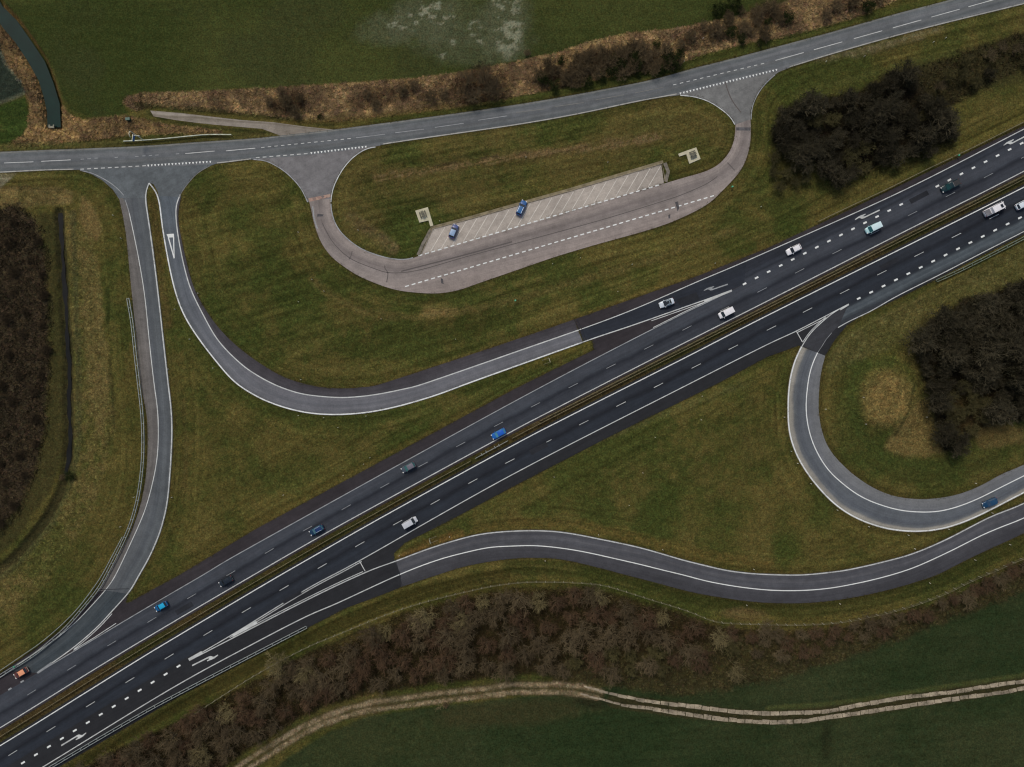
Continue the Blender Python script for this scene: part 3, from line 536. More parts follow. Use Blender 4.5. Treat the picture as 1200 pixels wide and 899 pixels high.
# ------------------------------------------------------------------ roads
def strip(name, L, R, mat, z, m=3, parent=None, skirt=True):
    n = max(len(L), len(R)); A = resample(L, n); B = resample(R, n)
    V = []; UVs = []; mid_ = (A + B) / 2; along = np.r_[0, np.cumsum(np.linalg.norm(np.diff(mid_, axis=0), axis=1))] * S
    for i in range(n):
        w = np.linalg.norm(B[i] - A[i]) * S
        for j in range(m + 1):
            t = j / m; V.append(W(A[i] * (1 - t) + B[i] * t, z)); UVs.append((along[i], t * w))
    F = []
    for i in range(n - 1):
        for j in range(m):
            a = i * (m + 1) + j; F.append((a, a + 1, a + m + 2, a + m + 1))
    x0 = Vector(V[F[0][1]]) - Vector(V[F[0][0]]); x1 = Vector(V[F[0][2]]) - Vector(V[F[0][0]])
    if x0.cross(x1).z < 0: F = [f[::-1] for f in F]
    o = mesh_obj(name, V, F, mat, parent)
    uv = o.data.uv_layers.new(name='UVMap'); li = np.zeros(len(o.data.loops), np.int32); o.data.loops.foreach_get('vertex_index', li)
    uv.data.foreach_set('uv', np.array(UVs, np.float32)[li].ravel())
    if parent is None: structure(o)
    return o
def tolines(A): return [tuple(p) for p in A]
class Paint:
    """markings painted on one road: child sheets of that road"""
    def __init__(s, parent, z): s.parent = parent; s.z = z
    def line(s, A, w, mat=None, name='edge_line'):
        s.z += 0.0008; A = np.array(A); w = w / S / 2; a = offset(A, w); b_ = offset(A, -w); n = len(A)
        V = [W(p, s.z) for p in a] + [W(p, s.z) for p in b_]; F = [(i, i + 1, n + i + 1, n + i) for i in range(n - 1)]
        if (Vector(V[1]) - Vector(V[0])).cross(Vector(V[n]) - Vector(V[0])).z < 0: F = [f[::-1] for f in F]
        return mesh_obj(name, V, F, mat or M_WHITE, s.parent)
    def dashes(s, items, L, w, mat=None, name='lane_dash'):
        """items: (px, py, angle in picture radians)"""
        s.z += 0.0008; mb = MB()
        for x, y, a in items:
            ux, uy = math.cos(a), math.sin(a); hx, hy = L / 2, w / S / 2
            P = [(x + ux * i * hx - uy * j * hy, y + uy * i * hx + ux * j * hy) for i, j in ((-1, -1), (1, -1), (1, 1), (-1, 1))]
            V = [W(p, s.z) for p in P][::-1]; mb.add(V, [(0, 1, 2, 3)])
        return mb.build(name, mat or M_WHITE, s.parent)
    def poly(s, P, mat=None, name='arrow_marking'):
        s.z += 0.0008; return flat(name, P, s.z, mat or M_WHITE, None, s.parent)
def along_pts(A, centres):
    """place centres (x positions) on polyline A with its tangent"""
    out = []
    for x in centres:
        y = y_at(A, x); y2 = y_at(A, x + 3); out.append((x, y, math.atan2(y2 - y, 3)))
    return out
def lin_pts(p0, p1, n):
    a = math.atan2(p1[1] - p0[1], p1[0] - p0[0])
    return [(p0[0] + (p1[0] - p0[0]) * i / (n - 1), p0[1] + (p1[1] - p0[1]) * i / (n - 1), a) for i in range(n)]

A_SHOULD = asphalt('old dark asphalt', [(0, (47, 43, 46))], .10, .14)
A_LOWER = asphalt('fresh dark asphalt', [(0, (35, 36, 39))], .10, .10)
A_UPL = asphalt('worn motorway asphalt', [(0, (50, 54, 61)), (2.1, (50, 53, 60)), (3.0, (45, 48, 55)), (3.7, (33, 36, 43)), (4.1, (38, 41, 48)), (4.8, (54, 58, 65)), (6.3, (60, 63, 70)), (8.0, (55, 59, 66)), (14, (55, 59, 65))], .10, .10)
A_LOL = asphalt('smooth motorway asphalt', [(0, (38, 42, 49)), (2.6, (39, 43, 50)), (3.4, (30, 33, 40)), (3.9, (25, 28, 34)), (4.5, (31, 35, 42)), (5.2, (38, 43, 51)), (7.6, (36, 40, 47)), (14, (34, 38, 45))], .10, .10)
A_MERGE = asphalt('merge lane asphalt', [(0, (58, 62, 70)), (0.8, (54, 57, 64)), (1.6, (38, 42, 49)), (2.4, (48, 52, 60)), (3.4, (38, 41, 48)), (14, (42, 45, 51))], .12, .12)
A_MERGE2 = asphalt('pale lane asphalt', [(0, (36, 41, 48)), (0.7, (44, 49, 55)), (1.5, (74, 81, 86)), (2.6, (66, 73, 79)), (3.4, (78, 85, 90)), (4.4, (60, 66, 71)), (5.2, (48, 52, 57)), (14, (46, 48, 54))], .12, .12)
A_RAMP = asphalt('grey ramp asphalt', [(0, (96, 93, 91)), (3.1, (90, 88, 87)), (3.3, (80, 84, 88)), (4.4, (74, 79, 84)), (6, (80, 85, 91)), (7.2, (78, 83, 88)), (9, (82, 85, 87))], .09, .10, patches=.1)
A_SLIP = asphalt('blue grey ramp asphalt', [(0, (64, 62, 66)), (1.2, (68, 68, 72)), (1.7, (80, 82, 88)), (3, (74, 77, 84)), (4.5, (82, 85, 92)), (6, (76, 78, 84)), (9, (80, 80, 84))], .10, .10)
A_COUNTRY = asphalt('country road asphalt', [(0, (102, 104, 103)), (0.9, (86, 90, 92)), (2, (98, 100, 102)), (3.2, (86, 89, 92)), (4, (92, 94, 95)), (5, (82, 86, 88)), (6.4, (100, 102, 104)), (8, (94, 96, 97))], .10, .12, patches=.12)
A_MOUTH = asphalt('junction asphalt', [(0, (86, 91, 94))], .05, .18, patches=.12)
A_LAYBY = asphalt('lay-by asphalt', [(0, (136, 126, 121)), (1.5, (132, 123, 118)), (3, (112, 104, 101)), (5, (124, 116, 112)), (9, (134, 124, 119)), (13, (138, 127, 121))], .10, .12, patches=.10)
A_BAYS = asphalt('bleached bay concrete', [(0, (158, 149, 140))], .04, .12, patches=.08)
A_EAST = asphalt('loop ramp asphalt', [(0, (138, 133, 122)), (1.2, (132, 127, 118)), (1.8, (92, 94, 96)), (3.2, (78, 82, 88)), (4.6, (84, 88, 94)), (5.0, (90, 94, 99)), (5.6, (104, 106, 108)), (9, (100, 102, 104))], .09, .10)
A_SOUTH = asphalt('south ramp asphalt', [(0, (72, 71, 74)), (1.2, (70, 71, 76)), (2.4, (62, 63, 68)), (3.8, (72, 72, 76)), (4.2, (66, 66, 70)), (4.8, (58, 58, 63)), (9, (54, 55, 59))], .11, .12)
A_CRACK = plain('tarred crack', C(84, 78, 76), 0.9)
A_TARK = plain('dark tar patch', C(70, 68, 70), 0.9, 0, .3)

up = flat('carriageway', U_POLY, 0.0, A_SHOULD, thick=0.10)
lo = flat('carriageway', L_POLY, 0.0, A_LOWER, thick=0.10)
strip('lane_surface', UM, UR[(UR[:, 0] < 857)].tolist() + UR[(UR[:, 0] >= 857)].tolist(), A_UPL, 0.006, 6, up)
ge = cr([(872,333),(1000,267),(1197,168),(1270,131.5)], 4)
strip('lane_surface', ge, UE_SLIP[UE_SLIP[:, 0] > 873][:], A_MERGE, 0.006, 4, up)
gs = cr([(684,400.5),(740,381.7),(832,349.5),(872,333)], 4)
strip('lane_surface', gs, UE_SLIP[(UE_SLIP[:, 0] > 680) & (UE_SLIP[:, 0] < 875)], asphalt('dark merge asphalt', [(0, (40, 44, 52)), (3.6, (36, 40, 48)), (8, (38, 42, 48))], .12, .12), 0.006, 4, up)
gw = WR_R[WR_R[:, 1] > 688]; gwl = WR_L[WR_L[:, 1] > 688]
strip('lane_surface', gw, gwl[gwl[:, 0] > 10], asphalt('west merge asphalt', [(0, (60, 66, 70)), (3, (54, 61, 66)), (4.5, (62, 68, 72)), (8, (56, 62, 66))], .16, .12), 0.006, 4, up)
strip('lane_surface', LM, cr([(-70,947),(27,887),(209,776),(272.7,743.4),(360,690),(422.6,656.4),(600,556.4),(807.6,450),(900,403.4),(933.4,388),(994,356.7),(1100,303),(1200,253),(1270,218)], 4), A_LOL, 0.006, 6, lo)
be = cr([(994,357),(1100,303),(1200,253),(1270,218)], 4)
strip('lane_surface', be, cr([(982,384),(995,376.4),(1020,365),(1050,347.6),(1100,322.6),(1150,296.8),(1200,271.3),(1270,236)], 4), A_MERGE2, 0.006, 4, lo)
e_dark = [(994,357),(980,364),(969.4,372),(958.7,381.4),(949.4,390.7),(942.7,400.7),(940,406),(957.5,413),(964,403),(974,391),(984,380)]
flat('lane_surface', e_dark, 0.007, asphalt('worn gore asphalt', [(0, (50, 51, 55))], .1, .16), None, lo)

# ramps and the country road
def two_lane(R_line, L_line, A_edge, lane_mat, sh_mat):
    o = strip('slip_road', R_line, L_line, lane_mat, 0.010, 4); strip('hard_shoulder', L_line, A_edge, sh_mat, 0.010, 3, o); return o
wrR = offset(WR_R[(WR_R[:, 1] > 229) & (WR_R[:, 1] < 697)], -1.3)[::-1]; wrL = cr([(144,232),(148.8,240)] + WR_L[(WR_L[:, 1] < 697)][2::6].tolist(), 3)[::-1]; wrA = np.r_[[[139.5,232]], WR_AL[(WR_AL[:, 1] < 695)]][::-1]
wr = two_lane(wrR, wrL, wrA, asphalt('west ramp asphalt', [(0, (86, 89, 90)), (1.0, (76, 80, 83)), (2.2, (84, 88, 91)), (3.3, (75, 79, 83)), (5, (82, 85, 88))], .10, .10, patches=.12), asphalt('west shoulder asphalt', [(0, (92, 89, 87)), (2, (98, 94, 91)), (4, (90, 86, 82))], .12, .14, patches=.18))
so = SLIP_OUT[(SLIP_OUT[:, 0] < 684)]; so = offset(so[so[:, 1] > 229], 1.0); sm = UE_SLIP[(UE_SLIP[:, 0] < 678) & (UE_SLIP[:, 1] > 229)]; si = SLIP_IA[(SLIP_IA[:, 1] > 229)]
sl = two_lane(so, sm, si, asphalt('north ramp asphalt', [(0, (98, 97, 99)), (0.8, (90, 91, 95)), (2.0, (101, 101, 106)), (3.0, (92, 93, 98)), (4.5, (98, 98, 103))], .10, .10, tint=(5, 60, (.72, .84, .88), (1, 1, 1))), asphalt('north shoulder asphalt', [(0, (66, 64, 68)), (3, (56, 53, 57))], .12, .14))
eo = offset(ER_O[ER_O[:, 1] > 404.5], 1.2); em = np.r_[ER_I[ER_I[:, 1] > 412]]; ea = ER_A
er = two_lane(eo, em, ea, asphalt('loop ramp asphalt', [(0, (140, 136, 126)), (1.3, (134, 130, 122)), (2.0, (90, 93, 96)), (3.2, (78, 82, 88)), (4.6, (86, 90, 95))], .09, .10), asphalt('loop shoulder asphalt', [(0, (98, 100, 104)), (4, (104, 105, 106))], .08, .10))
sn = offset(S2_N[S2_N[:, 0] > 462], -1.2); sg = LE[LE[:, 0] > 467]; sb = S2_S[S2_S[:, 0] > 469]
s2 = two_lane(sn, sg, sb, asphalt('south ramp lane', [(0, (76, 75, 77)), (1.2, (68, 69, 74)), (2.2, (78, 78, 82)), (3.2, (68, 69, 74)), (4.5, (74, 74, 78))], .12, .12), asphalt('south shoulder asphalt', [(0, (66, 66, 70)), (2.5, (58, 58, 62)), (5, (54, 54, 58))], .10, .12))
m1 = flat('junction_mouth', M1, 0.004, A_MOUTH, thick=.1); m2 = flat('junction_mouth', M2, 0.004, asphalt('lay-by mouth asphalt', [(0, (108, 106, 107))], .05, .18, patches=.12), thick=.1)
m3 = flat('junction_mouth', M3, 0.004, asphalt('east mouth asphalt', [(0, (104, 104, 103))], .05, .18, patches=.12), thick=.1)
nr = strip('country_road', N_T, N_B, A_COUNTRY, 0.012, 6)
lb = strip('lay_by', LB_I[(LB_I[:, 1] > 142) & ((LB_I[:, 0] > 450) | (LB_I[:, 1] > 230))], LB_O[(LB_O[:, 0] > 450) | (LB_O[:, 1] > 235)], A_LAYBY, 0.016, 6)
bays = flat('parking_bays', [(492.2,300),(506.7,268.9),(553.4,256.8),(604,242.5),(667,225),(775,192.7),(778,214.8),(620,262.9)], 0.010, A_BAYS, thick=.1)
strip('access_track', [(176,129.6),(212.6,132.6),(250,137),(300,142.6),(325,143.5),(350,147.6),(392,152)], [(180,136.4),(200,140),(237.7,145),(300,150.5),(320,152),(327,156),(330,159.5)], asphalt('gravelly track', [(0, (128, 120, 110)), (0.7, (138, 130, 120)), (1.2, (112, 104, 92)), (4, (128, 120, 110))], .12, .16), 0.004, 3)
strip('wheel_strip', cr(TRACK_UW[:1] + [(690,806)], 3), cr([(705,812),(690,808)], 3), M_CONC, 0.0) if False else None

# painted markings ------------------------------------------------
pu = Paint(up, 0.014); pl = Paint(lo, 0.014)
pu.line(UM, 0.26, M_WHITE); pu.line(UR[(UR[:, 0] <= 857) & (UR[:, 0] > 46)], 0.24, M_WORN)
pu.line(UE_SLIP[UE_SLIP[:, 0] > 676], 0.24, M_WHITE)
pu.line(SLIP_OUT[(SLIP_OUT[:, 0] > 676)], 0.28, M_WHITE); pu.line(WR_R[WR_R[:, 1] > 690], 0.28, M_WHITE); pu.line(WR_L[WR_L[:, 1] > 690], 0.22, M_WHITE)
g1 = SLIP_OUT[(SLIP_OUT[:, 0] > 760) & (SLIP_OUT[:, 0] < 836)]; pu.line(offset(g1, 2.3), 0.2, M_WHITE, 'gore_line')
pu.line([(765.4,384),(800,366.5),(833,350.8)], 0.2, M_WHITE, 'gore_line'); pu.poly([(824,351.8),(857.5,339.4),(857.8,341.6),(826,354.6)], M_WHITE, 'gore_nose')
pu.line([(85,758),(113,735),(128.5,720.5)], 0.2, M_WHITE, 'gore_line') if False else None
pu.line(offset(WR_R[(WR_R[:, 0] > 84) & (WR_R[:, 0] < 130)], -2.0), 0.2, M_WHITE, 'gore_line'); pu.line([(86,762),(110,747.5),(136,730.5)], 0.2, M_WHITE, 'gore_line'); pu.poly([(43,788),(60,775.8),(62,778.2),(44.5,789.6)], M_WORN, 'gore_nose')
uc = [-10, 37, 84, 131, 178, 224.5, 270.5, 315.6, 360.3, 405.7, 451, 495.8, 540, 584.2, 627.5, 671.7, 715.9, 760.3, 805, 849, 893, 937, 980.7, 1025, 1069.3, 1113.7, 1158.4, 1202, 1246]
uy = [840, 811.5, 782.5, 754, 726.4, 698.8, 671.8, 645.7, 619.5, 594.5, 569, 544.3, 520.8, 497.3, 474.5, 451.9, 429.3, 406.8, 384.5, 362, 339.9, 317.5, 295, 272.5, 250.3, 228, 205.7, 183, 161]
UD = np.c_[uc, uy]; pu.dashes(along_pts(UD, uc), 12.0, 0.14, M_WORN)
ub = lin_pts((872.5, 332.7), (1197.2, 168.1), 24); a_ = ub[0][2]; ub += [(1211.3, 161, a_), (1225.4, 153.9, a_)]
pu.dashes(ub, 4.4, 0.5, M_BRIGHT, 'block_marking')
pu.dashes([(26 - 14.4 * i, 798.6 + 8.9 * i, -0.55) for i in range(0, 5)], 4.4, 0.45, M_WORN, 'block_marking')
pl.line(LM, 0.26, M_BRIGHT); pl.line(LR_[LR_[:, 0] < 995], 0.24, M_WHITE); pl.line(LE[LE[:, 0] < 468], 0.26, M_WHITE)
pl.line(S2_N[S2_N[:, 0] < 463], 0.26, M_WHITE); pl.line(LE_E, 0.24, M_WHITE)
g2 = LR_[(LR_[:, 0] > 272) & (LR_[:, 0] < 424)]; pl.line(offset(g2, 2.1), 0.2, M_WHITE, 'gore_line')
g3 = S2_N[(S2_N[:, 0] > 270) & (S2_N[:, 0] < 428)]; pl.line(offset(g3, -2.1), 0.2, M_WHITE, 'gore_line')
pl.line([(421.4,657.6),(428,669.6)], 0.22, M_WHITE, 'gore_line'); pl.poly([(220.4,771.8),(236,763),(237.5,765.4),(222,774.6)], M_WHITE, 'gore_nose')
pl.poly([(272,744),(300,727.6),(302,731),(273.5,746.2)], M_WHITE, 'gore_nose')
pl.line(ER_O[ER_O[:, 1] < 407], 0.28, M_WHITE); g4 = ER_O[(ER_O[:, 0] < 971) & (ER_O[:, 0] > 941) & (ER_O[:, 1] < 405)]; pl.line(offset(g4, 1.6), 0.2, M_WHITE, 'gore_line')
pl.line([(934.5,389.6),(952,380.8),(970.7,371.5)], 0.2, M_WHITE, 'gore_line'); pl.line([(933.4,388.5),(940.4,401)], 0.22, M_WHITE, 'gore_line')
pl.poly([(984,361.6),(994.4,355.8),(995,357.6),(985,363.8)], M_WHITE, 'gore_nose'); pl.line([(974.7,390),(968,398),(963,406),(958,413.4)], 0.12, M_WORN)
lx = [-30, 15, 59.8, 106, 152.3, 198.3, 243.7, 288.7, 333, 377.7, 421.7, 466, 510, 554, 597.5, 640.8, 684, 727.8, 771.6, 815.8, 859.3, 904, 946.3, 989.7, 1033.4, 1077, 1120.8, 1165, 1208.5, 1252]
ly = [911, 882.4, 854.4, 825.4, 797, 769.3, 741.8, 715, 689, 663.3, 637.8, 612.5, 588.3, 564, 540.4, 518, 495.4, 473.6, 451.6, 429, 407, 384.5, 363.5, 341.7, 319.7, 298, 276, 253.8, 232, 210]
LDl = np.c_[lx, ly]; pl.dashes(along_pts(LDl, lx), 12.2, 0.16)
lbk = lin_pts((1006.3, 349.8), (1195.2, 255.3), 14); lbk += [(1209.7, 248, lbk[0][2]), (1224, 240.8, lbk[0][2])]
pl.dashes(lbk, 4.6, 0.5, M_BRIGHT, 'block_marking'); lbk = lin_pts((27, 893.8), (209.3, 780.7), 13); st = lbk[1][0] - lbk[0][0]
lbk += [(27 - st, 903.2, lbk[0][2]), (27 - 2 * st, 912.6, lbk[0][2])]; pl.dashes(lbk, 5.0, 0.5, M_BRIGHT, 'block_marking')
ARW = [(225,779.2),(242,770.8),(244.5,769.4),(247,768.7),(249.5,769.6),(251,769.6),(255.3,767.1),(255.7,767.9),(251.8,771.2),(248.4,773),(245,774.2),(243,775.1),(242.6,774.1),(245.4,772.4),(244.9,771.5),(243,771.9),(225.6,780.7)]
def arrow(P, tail, tip, mat):
    t0, t1 = complex(225.3, 779.9), complex(255.5, 767.5); f = (complex(*tip) - complex(*tail)) / (t1 - t0)
    P.poly([((complex(*p) - t0) * f + complex(*tail)) for p in ARW] and [(q_.real, q_.imag) for q_ in [(complex(*p) - t0) * f + complex(*tail) for p in ARW]], mat)
arrow(pl, (225.3,779.9), (255.5,767.5), M_WHITE); arrow(pl, (71.8,873.7), (101,858.8), M_WHITE)
arrow(pu, (852.8,333.2), (824.8,340.6), M_WORN); arrow(pu, (1030.8,246.3), (1002,257.5), M_WHITE); arrow(pu, (1204,158.5), (1176,170.5), M_WHITE)
pw = Paint(wr, 0.018); pw.line(WR_R[(WR_R[:, 1] > 222) & (WR_R[:, 1] < 692)], 0.32, M_WHITE); pw.line(WR_L[(WR_L[:, 1] < 692)], 0.24, M_WHITE)
ps = Paint(sl, 0.018); ps.line(UE_SLIP[(UE_SLIP[:, 0] < 680) & (UE_SLIP[:, 1] > 227)], 0.3, M_WHITE); ps.line(SLIP_OUT[SLIP_OUT[:, 0] < 680], 0.34, M_BRIGHT)
f_ = lambda x, y: (185 + x / 19.98, 265 + y / 19.98)
ps.poly([f_(205,190), f_(375,178), f_(382,262), f_(240,272)], M_BRIGHT, 'give_way_marking')
ps.poly([f_(232,270), f_(262,268), f_(392,735), f_(378,768), f_(366,740)], M_BRIGHT, 'give_way_marking'); ps.poly([f_(356,262), f_(381,260), f_(392,735), f_(372,700)], M_BRIGHT, 'give_way_marking')
pe = Paint(er, 0.018); pe.line(ER_O[ER_O[:, 1] > 404], 0.34, M_BRIGHT); pe.line(ER_I, 0.28, M_BRIGHT)
p2 = Paint(s2, 0.018); p2.line(S2_N[S2_N[:, 0] > 461], 0.3, M_WHITE); p2.line(LE[LE[:, 0] > 465], 0.26, M_BRIGHT)
pn = Paint(nr, 0.018)
pn.line(offset(N_T, 1.3), 0.2, M_EDGE); 
for seg in ((-70, 90), (254, 297), (446, 795), (925, 1270)):
    A = N_B[(N_B[:, 0] > seg[0]) & (N_B[:, 0] < seg[1])]; pn.line(offset(A, -0.8), 0.28, paint_mat('dusty road paint', (164, 162, 154), .3) if 'dusty road paint' not in bpy.data.materials else bpy.data.materials['dusty road paint'])
ND = [(925.3,66.3),(970.4,53.8),(1017.2,40.8),(1063,28.1),(1108,15.5),(1151.4,3.4),(1196,-9)]
pn.dashes([(x, y, -0.272) for x, y in ND], 34.5, 0.2)
pn.dashes([(622,129.8,-.13),(667.5,122.6,-.14),(714.6,114.2,-.18),(761,105.6,-.2)], 34, 0.14, M_EDGE)
pn.dashes([(434,159.5,-.12),(480,153.6,-.125),(526.5,147,-.14),(577,138.5,-.15)], 34, 0.16, M_WORN)
pn.dashes([(282,175.3,-.09),(234.3,178.6,-.085),(65.7,188.3,-.05),(22,190.4,-.04),(-20,192,-.04)], 34.5, 0.18, M_WHITE)
pn.dashes(lin_pts((790.7,99.2),(893.4,74.8),14), 4, 0.2); pn.dashes(lin_pts((308,172.8),(409,162.6),14), 4, 0.18); pn.dashes([(208,180.4,-.08),(184,181.8,-.08),(176.4,182.3,-.08),(168.7,182.8,-.06),(160.4,183.4,-.06),(136.4,184.4,-.06),(112.8,185.4,-.06),(104.4,186.2,-.06),(96.5,186.6,-.06)], 4, 0.18, M_WORN)
pn.dashes(lin_pts((96.4,198.3),(169,194.4),10), 4.4, 0.24, M_WHITE, 'give_way_dash'); pn.dashes(lin_pts((302,184.8),(358.3,180.2),8), 4.4, 0.24, M_WHITE, 'give_way_dash')
def teeth(P, p0, p1, n):
    mb = MB()
    for x, y, a in lin_pts(p0, p1, n):
        ux, uy = math.cos(a), math.sin(a); hw, hh = 1.15, 1.5
        T = [(x - ux * hw + uy * hh, y - uy * hw - ux * hh), (x + ux * hw + uy * hh, y + uy * hw - ux * hh), (x - uy * hh, y + ux * hh)]
        T = [T[0], T[1], ((T[1][0] + 3 * T[2][0]) / 4, (T[1][1] + 3 * T[2][1]) / 4), ((T[0][0] + 3 * T[2][0]) / 4, (T[0][1] + 3 * T[2][1]) / 4)]
        mb.add([W(q_, P.z) for q_ in T][::-1], [(0, 1, 2, 3)])
    mb.build('shark_teeth_marking', M_BRIGHT, P.parent)
teeth(pn, (173.8,194.6), (246.5,190.2), 19); teeth(pn, (365,180), (428.8,172.6), 17); teeth(pn, (797.6,110), (910,82.5), 30)
pm1 = Paint(m1, 0.02); pm1.line(cr([(94,199.8),(106.7,202.6),(117.4,207.4),(129.4,214.4),(138.8,222),(145,229)], 2), 0.2, M_WORN); pm1.line(cr([(146.5,234),(148.8,240),(151.5,250)], 2), 0.2, M_WORN)
pm1.line(cr([(246,194.6),(232,202.6),(221.5,213.6),(213.5,224.2),(210,231)], 2), 0.16, M_EDGE)
pm1.line(SLIP_OUT[SLIP_OUT[:, 1] < 230], 0.28, M_WHITE); pm1.line(WR_R[WR_R[:, 1] < 228], 0.28, M_WHITE)
pm2 = Paint(m2, 0.02)
pm2.line(cr([(297,187),(310,188.2),(320.7,192.8),(332.7,200.2),(343,209.4),(351,218.6),(356,226.6),(360.6,237)], 2), 0.26, M_WORN)
pm2.line(cr([(440,172.4),(430,174.2),(417.4,181.6),(406.8,191.6),(398.8,202.8),(392.2,216),(389,226),(387.8,237)], 2), 0.26, M_WHITE)
pm3 = Paint(m3, 0.02)
pm3.line(cr([(797,111.8),(809.4,112.8),(822.3,115.8),(833,120.2),(843.4,126.8),(852.6,134),(858,140),(861,146)], 2), 0.26, M_WHITE)
pm3.line(cr([(908,88),(900,95),(891.6,104.6),(884.8,116.4),(881,128),(880.2,140)], 2), 0.24, M_WORN)
plb = Paint(lb, 0.024)
plb.dashes(lin_pts((492.7,299.2),(770,217.5),38), 4.6, 0.32, M_BRIGHT); plb.dashes(lin_pts((477,335.3),(834.4,230),48), 4.6, 0.32, M_BRIGHT)
plb.line(cr([(366.5,242),(368,256),(372,268)], 2), 0.3, M_WORN); plb.line(offset(LB_I[(LB_I[:, 1] > 236) & (LB_I[:, 0] < 486)], -0.6), 0.26, M_WORN)
for cpts, w in (([(378,262),(384,275),(392,287),(403,297),(411,303.5),(425,310),(440,315),(454,320),(475,319),(500,314.5),(540,303),(580,292),(620,281.5),(700,259),(770,238),(800,228),(830,215),(841,207)], 0.22), ([(409,304),(411.5,300),(412.8,294.5)], 0.22), ([(450.5,311),(451.5,315),(454.6,319.5),(453,331)], 0.25), ([(852,191),(861,199.5)], .25), ([(850,96),(853,106),(858,119),(868,132)], .3), ([(470,318),(540,300),(600,283)], .35)):
    pt = Paint(lb if cpts[0][1] > 180 else m3, 0.022); pt.line(cr([(x + random.uniform(-.4, .4), y + random.uniform(-.4, .4)) for x, y in cpts], 3), w, A_CRACK, 'crack')
bl = Paint(bays, 0.02); mb = MB(); 
top = [(506.7,268.9),(604,242.5),(667,225),(775,192.7)]
def top_y(x): return float(np.interp(x, [p[0] for p in top], [p[1] for p in top]))
items = []
for i in range(21):
    x0 = 504.7 + 12.74 * i; y0 = 299.4 - (x0 - 492.7) * .2946 - 1.5; t = 0
    while y0 - .86 * t > top_y(x0 + .51 * t) + 1.5 and t < 50: t += 0.5
    if x0 + .51 * t > 774: t = min(t, (774 - x0) / .51)
    if t > 3: items.append(((x0, y0), (x0 + .51 * t, y0 - .86 * t)))
for a, b_ in items: bl.line([a, b_], 0.17, paint_mat('faded bay paint', (204, 197, 188), .25) if a == items[0][0] else bpy.data.materials['faded bay paint'], 'bay_line')
for P_ in ([(793,351.5),(816,342.5),(820,351),(798,359.5)], [(1065,234),(1086,223),(1089,228),(1068,239)], [(205,716),(224,705),(227,710),(208,721)]): pu.poly(P_, asphalt('repair asphalt', [(0, (36, 38, 43))], .1, .2) if 'repair asphalt' not in bpy.data.materials else bpy.data.materials['repair asphalt'], 'repair_patch')
for P_ in ([(620,528),(640,517.5),(643,523),(623,533.5)], [(1030,312),(1052,301),(1054,306),(1033,316.5)], [(330,704),(352,691.5),(354,696),(333,708)]): pl.poly(P_, bpy.data.materials['repair asphalt'], 'repair_patch')
for a_p, b_p, P_ in (((672.8,375),(684,399.5),pu),((676,374),(687,398.5),pu),((115,691),(151,690),pu),((463.5,656),(471,686),pl)):
    P_.line([a_p, ((a_p[0] + b_p[0]) / 2 + .5, (a_p[1] + b_p[1]) / 2), b_p], 0.16, bpy.data.materials['repair asphalt'], 'joint_seal')
# brick threshold and tar patches
thr = flat('threshold_strip', [(361.3,232.6),(387.2,227.4),(387.4,231),(362.6,236.6)], 0.028, None, None, lb)
bm_, n_, l_, b__ = nt('mixed brick'); tcn = n_.new('ShaderNodeTexCoord'); vo = n_.new('ShaderNodeTexVoronoi'); vo.inputs['Scale'].default_value = 1.6; l_.new(tcn.outputs['Object'], vo.inputs['Vector'])
rp = n_.new('ShaderNodeValToRGB'); l_.new(vo.outputs['Color'], rp.inputs[0]); rp.color_ramp.elements[0].color = C4(74, 66, 66); rp.color_ramp.elements[1].color = C4(150, 128, 112); e_ = rp.color_ramp.elements.new(.5); e_.color = C4(140, 106, 92)
l_.new(rp.outputs[0], b__.inputs['Base Color']); thr.data.materials.append(bm_)
flat('tar_patch', [(862.5,149.2),(879.6,149.4),(879.4,153.2),(862.2,153)], 0.03, asphalt('patch asphalt', [(0, (88, 86, 88))]), None, lb)
for p in ([(863,149.8),(866,149.6),(866.2,152.6),(863.2,152.8)], [(872.6,149.8),(876,149.8),(876,153),(872.8,153)], [(372,250.5),(379.5,251.5),(378,253.6),(371.5,254)], [(516.5,326),(519,327),(520,333),(517,332)], [(791,237),(794.5,236),(796,244),(794,248)], [(783,252),(785.6,251),(785.4,256),(783.4,256)]):
    flat('tar_patch', p, 0.034, A_TARK, None, lb)

# kerb and weedy strip round the bays
kp = np.array([(493.5,298),(507.2,268.2),(553.4,256),(604,241.6),(667,224.2),(776,191.8),(779.5,213)])
def ribbon_box(A, w, h, z0, name, mat, parent=None):
    A = np.array(A, float); a = offset(A, w / S / 2); b_ = offset(A, -w / S / 2); mb = MB()
    for i in range(len(A) - 1):
        P = [a[i], a[i + 1], b_[i + 1], b_[i]]
        V = [W(p, z0) for p in P] + [W(p, z0 + h) for p in P]
        F = [(0, 1, 5, 4), (1, 2, 6, 5), (2, 3, 7, 6), (3, 0, 4, 7), (4, 5, 6, 7), (3, 2, 1, 0)]
        mb.add(V, F)
    return mb.build(name, mat, parent)
M_KERB = plain('kerb stone', C(128, 118, 100), .9, 0, .25, .8)
structure(ribbon_box(kp, 0.22, 0.14, 0.0, 'kerb', M_KERB))
wk = np.array([(490,298.6),(505,267),(553.4,254.2),(604,239.8),(667,222.4),(777,189.4)])
structure(ribbon_box(resample(wk, step=6), 0.75, 0.05, 0.0, 'tile_edging', plain('mossy tiles', C(118, 108, 84), .95, 0, .4, .6)))
structure(ribbon_box([(779,191),(783,201),(780,213)], 1.0, 0.08, 0.0, 'tile_edging', plain('grey rubble', C(104, 98, 88), .95, 0, .45, 1.0)))
structure(ribbon_box([(505,270),(496,285),(490,299)], 0.9, 0.09, 0.0, 'tile_edging', bpy.data.materials['grey rubble']))
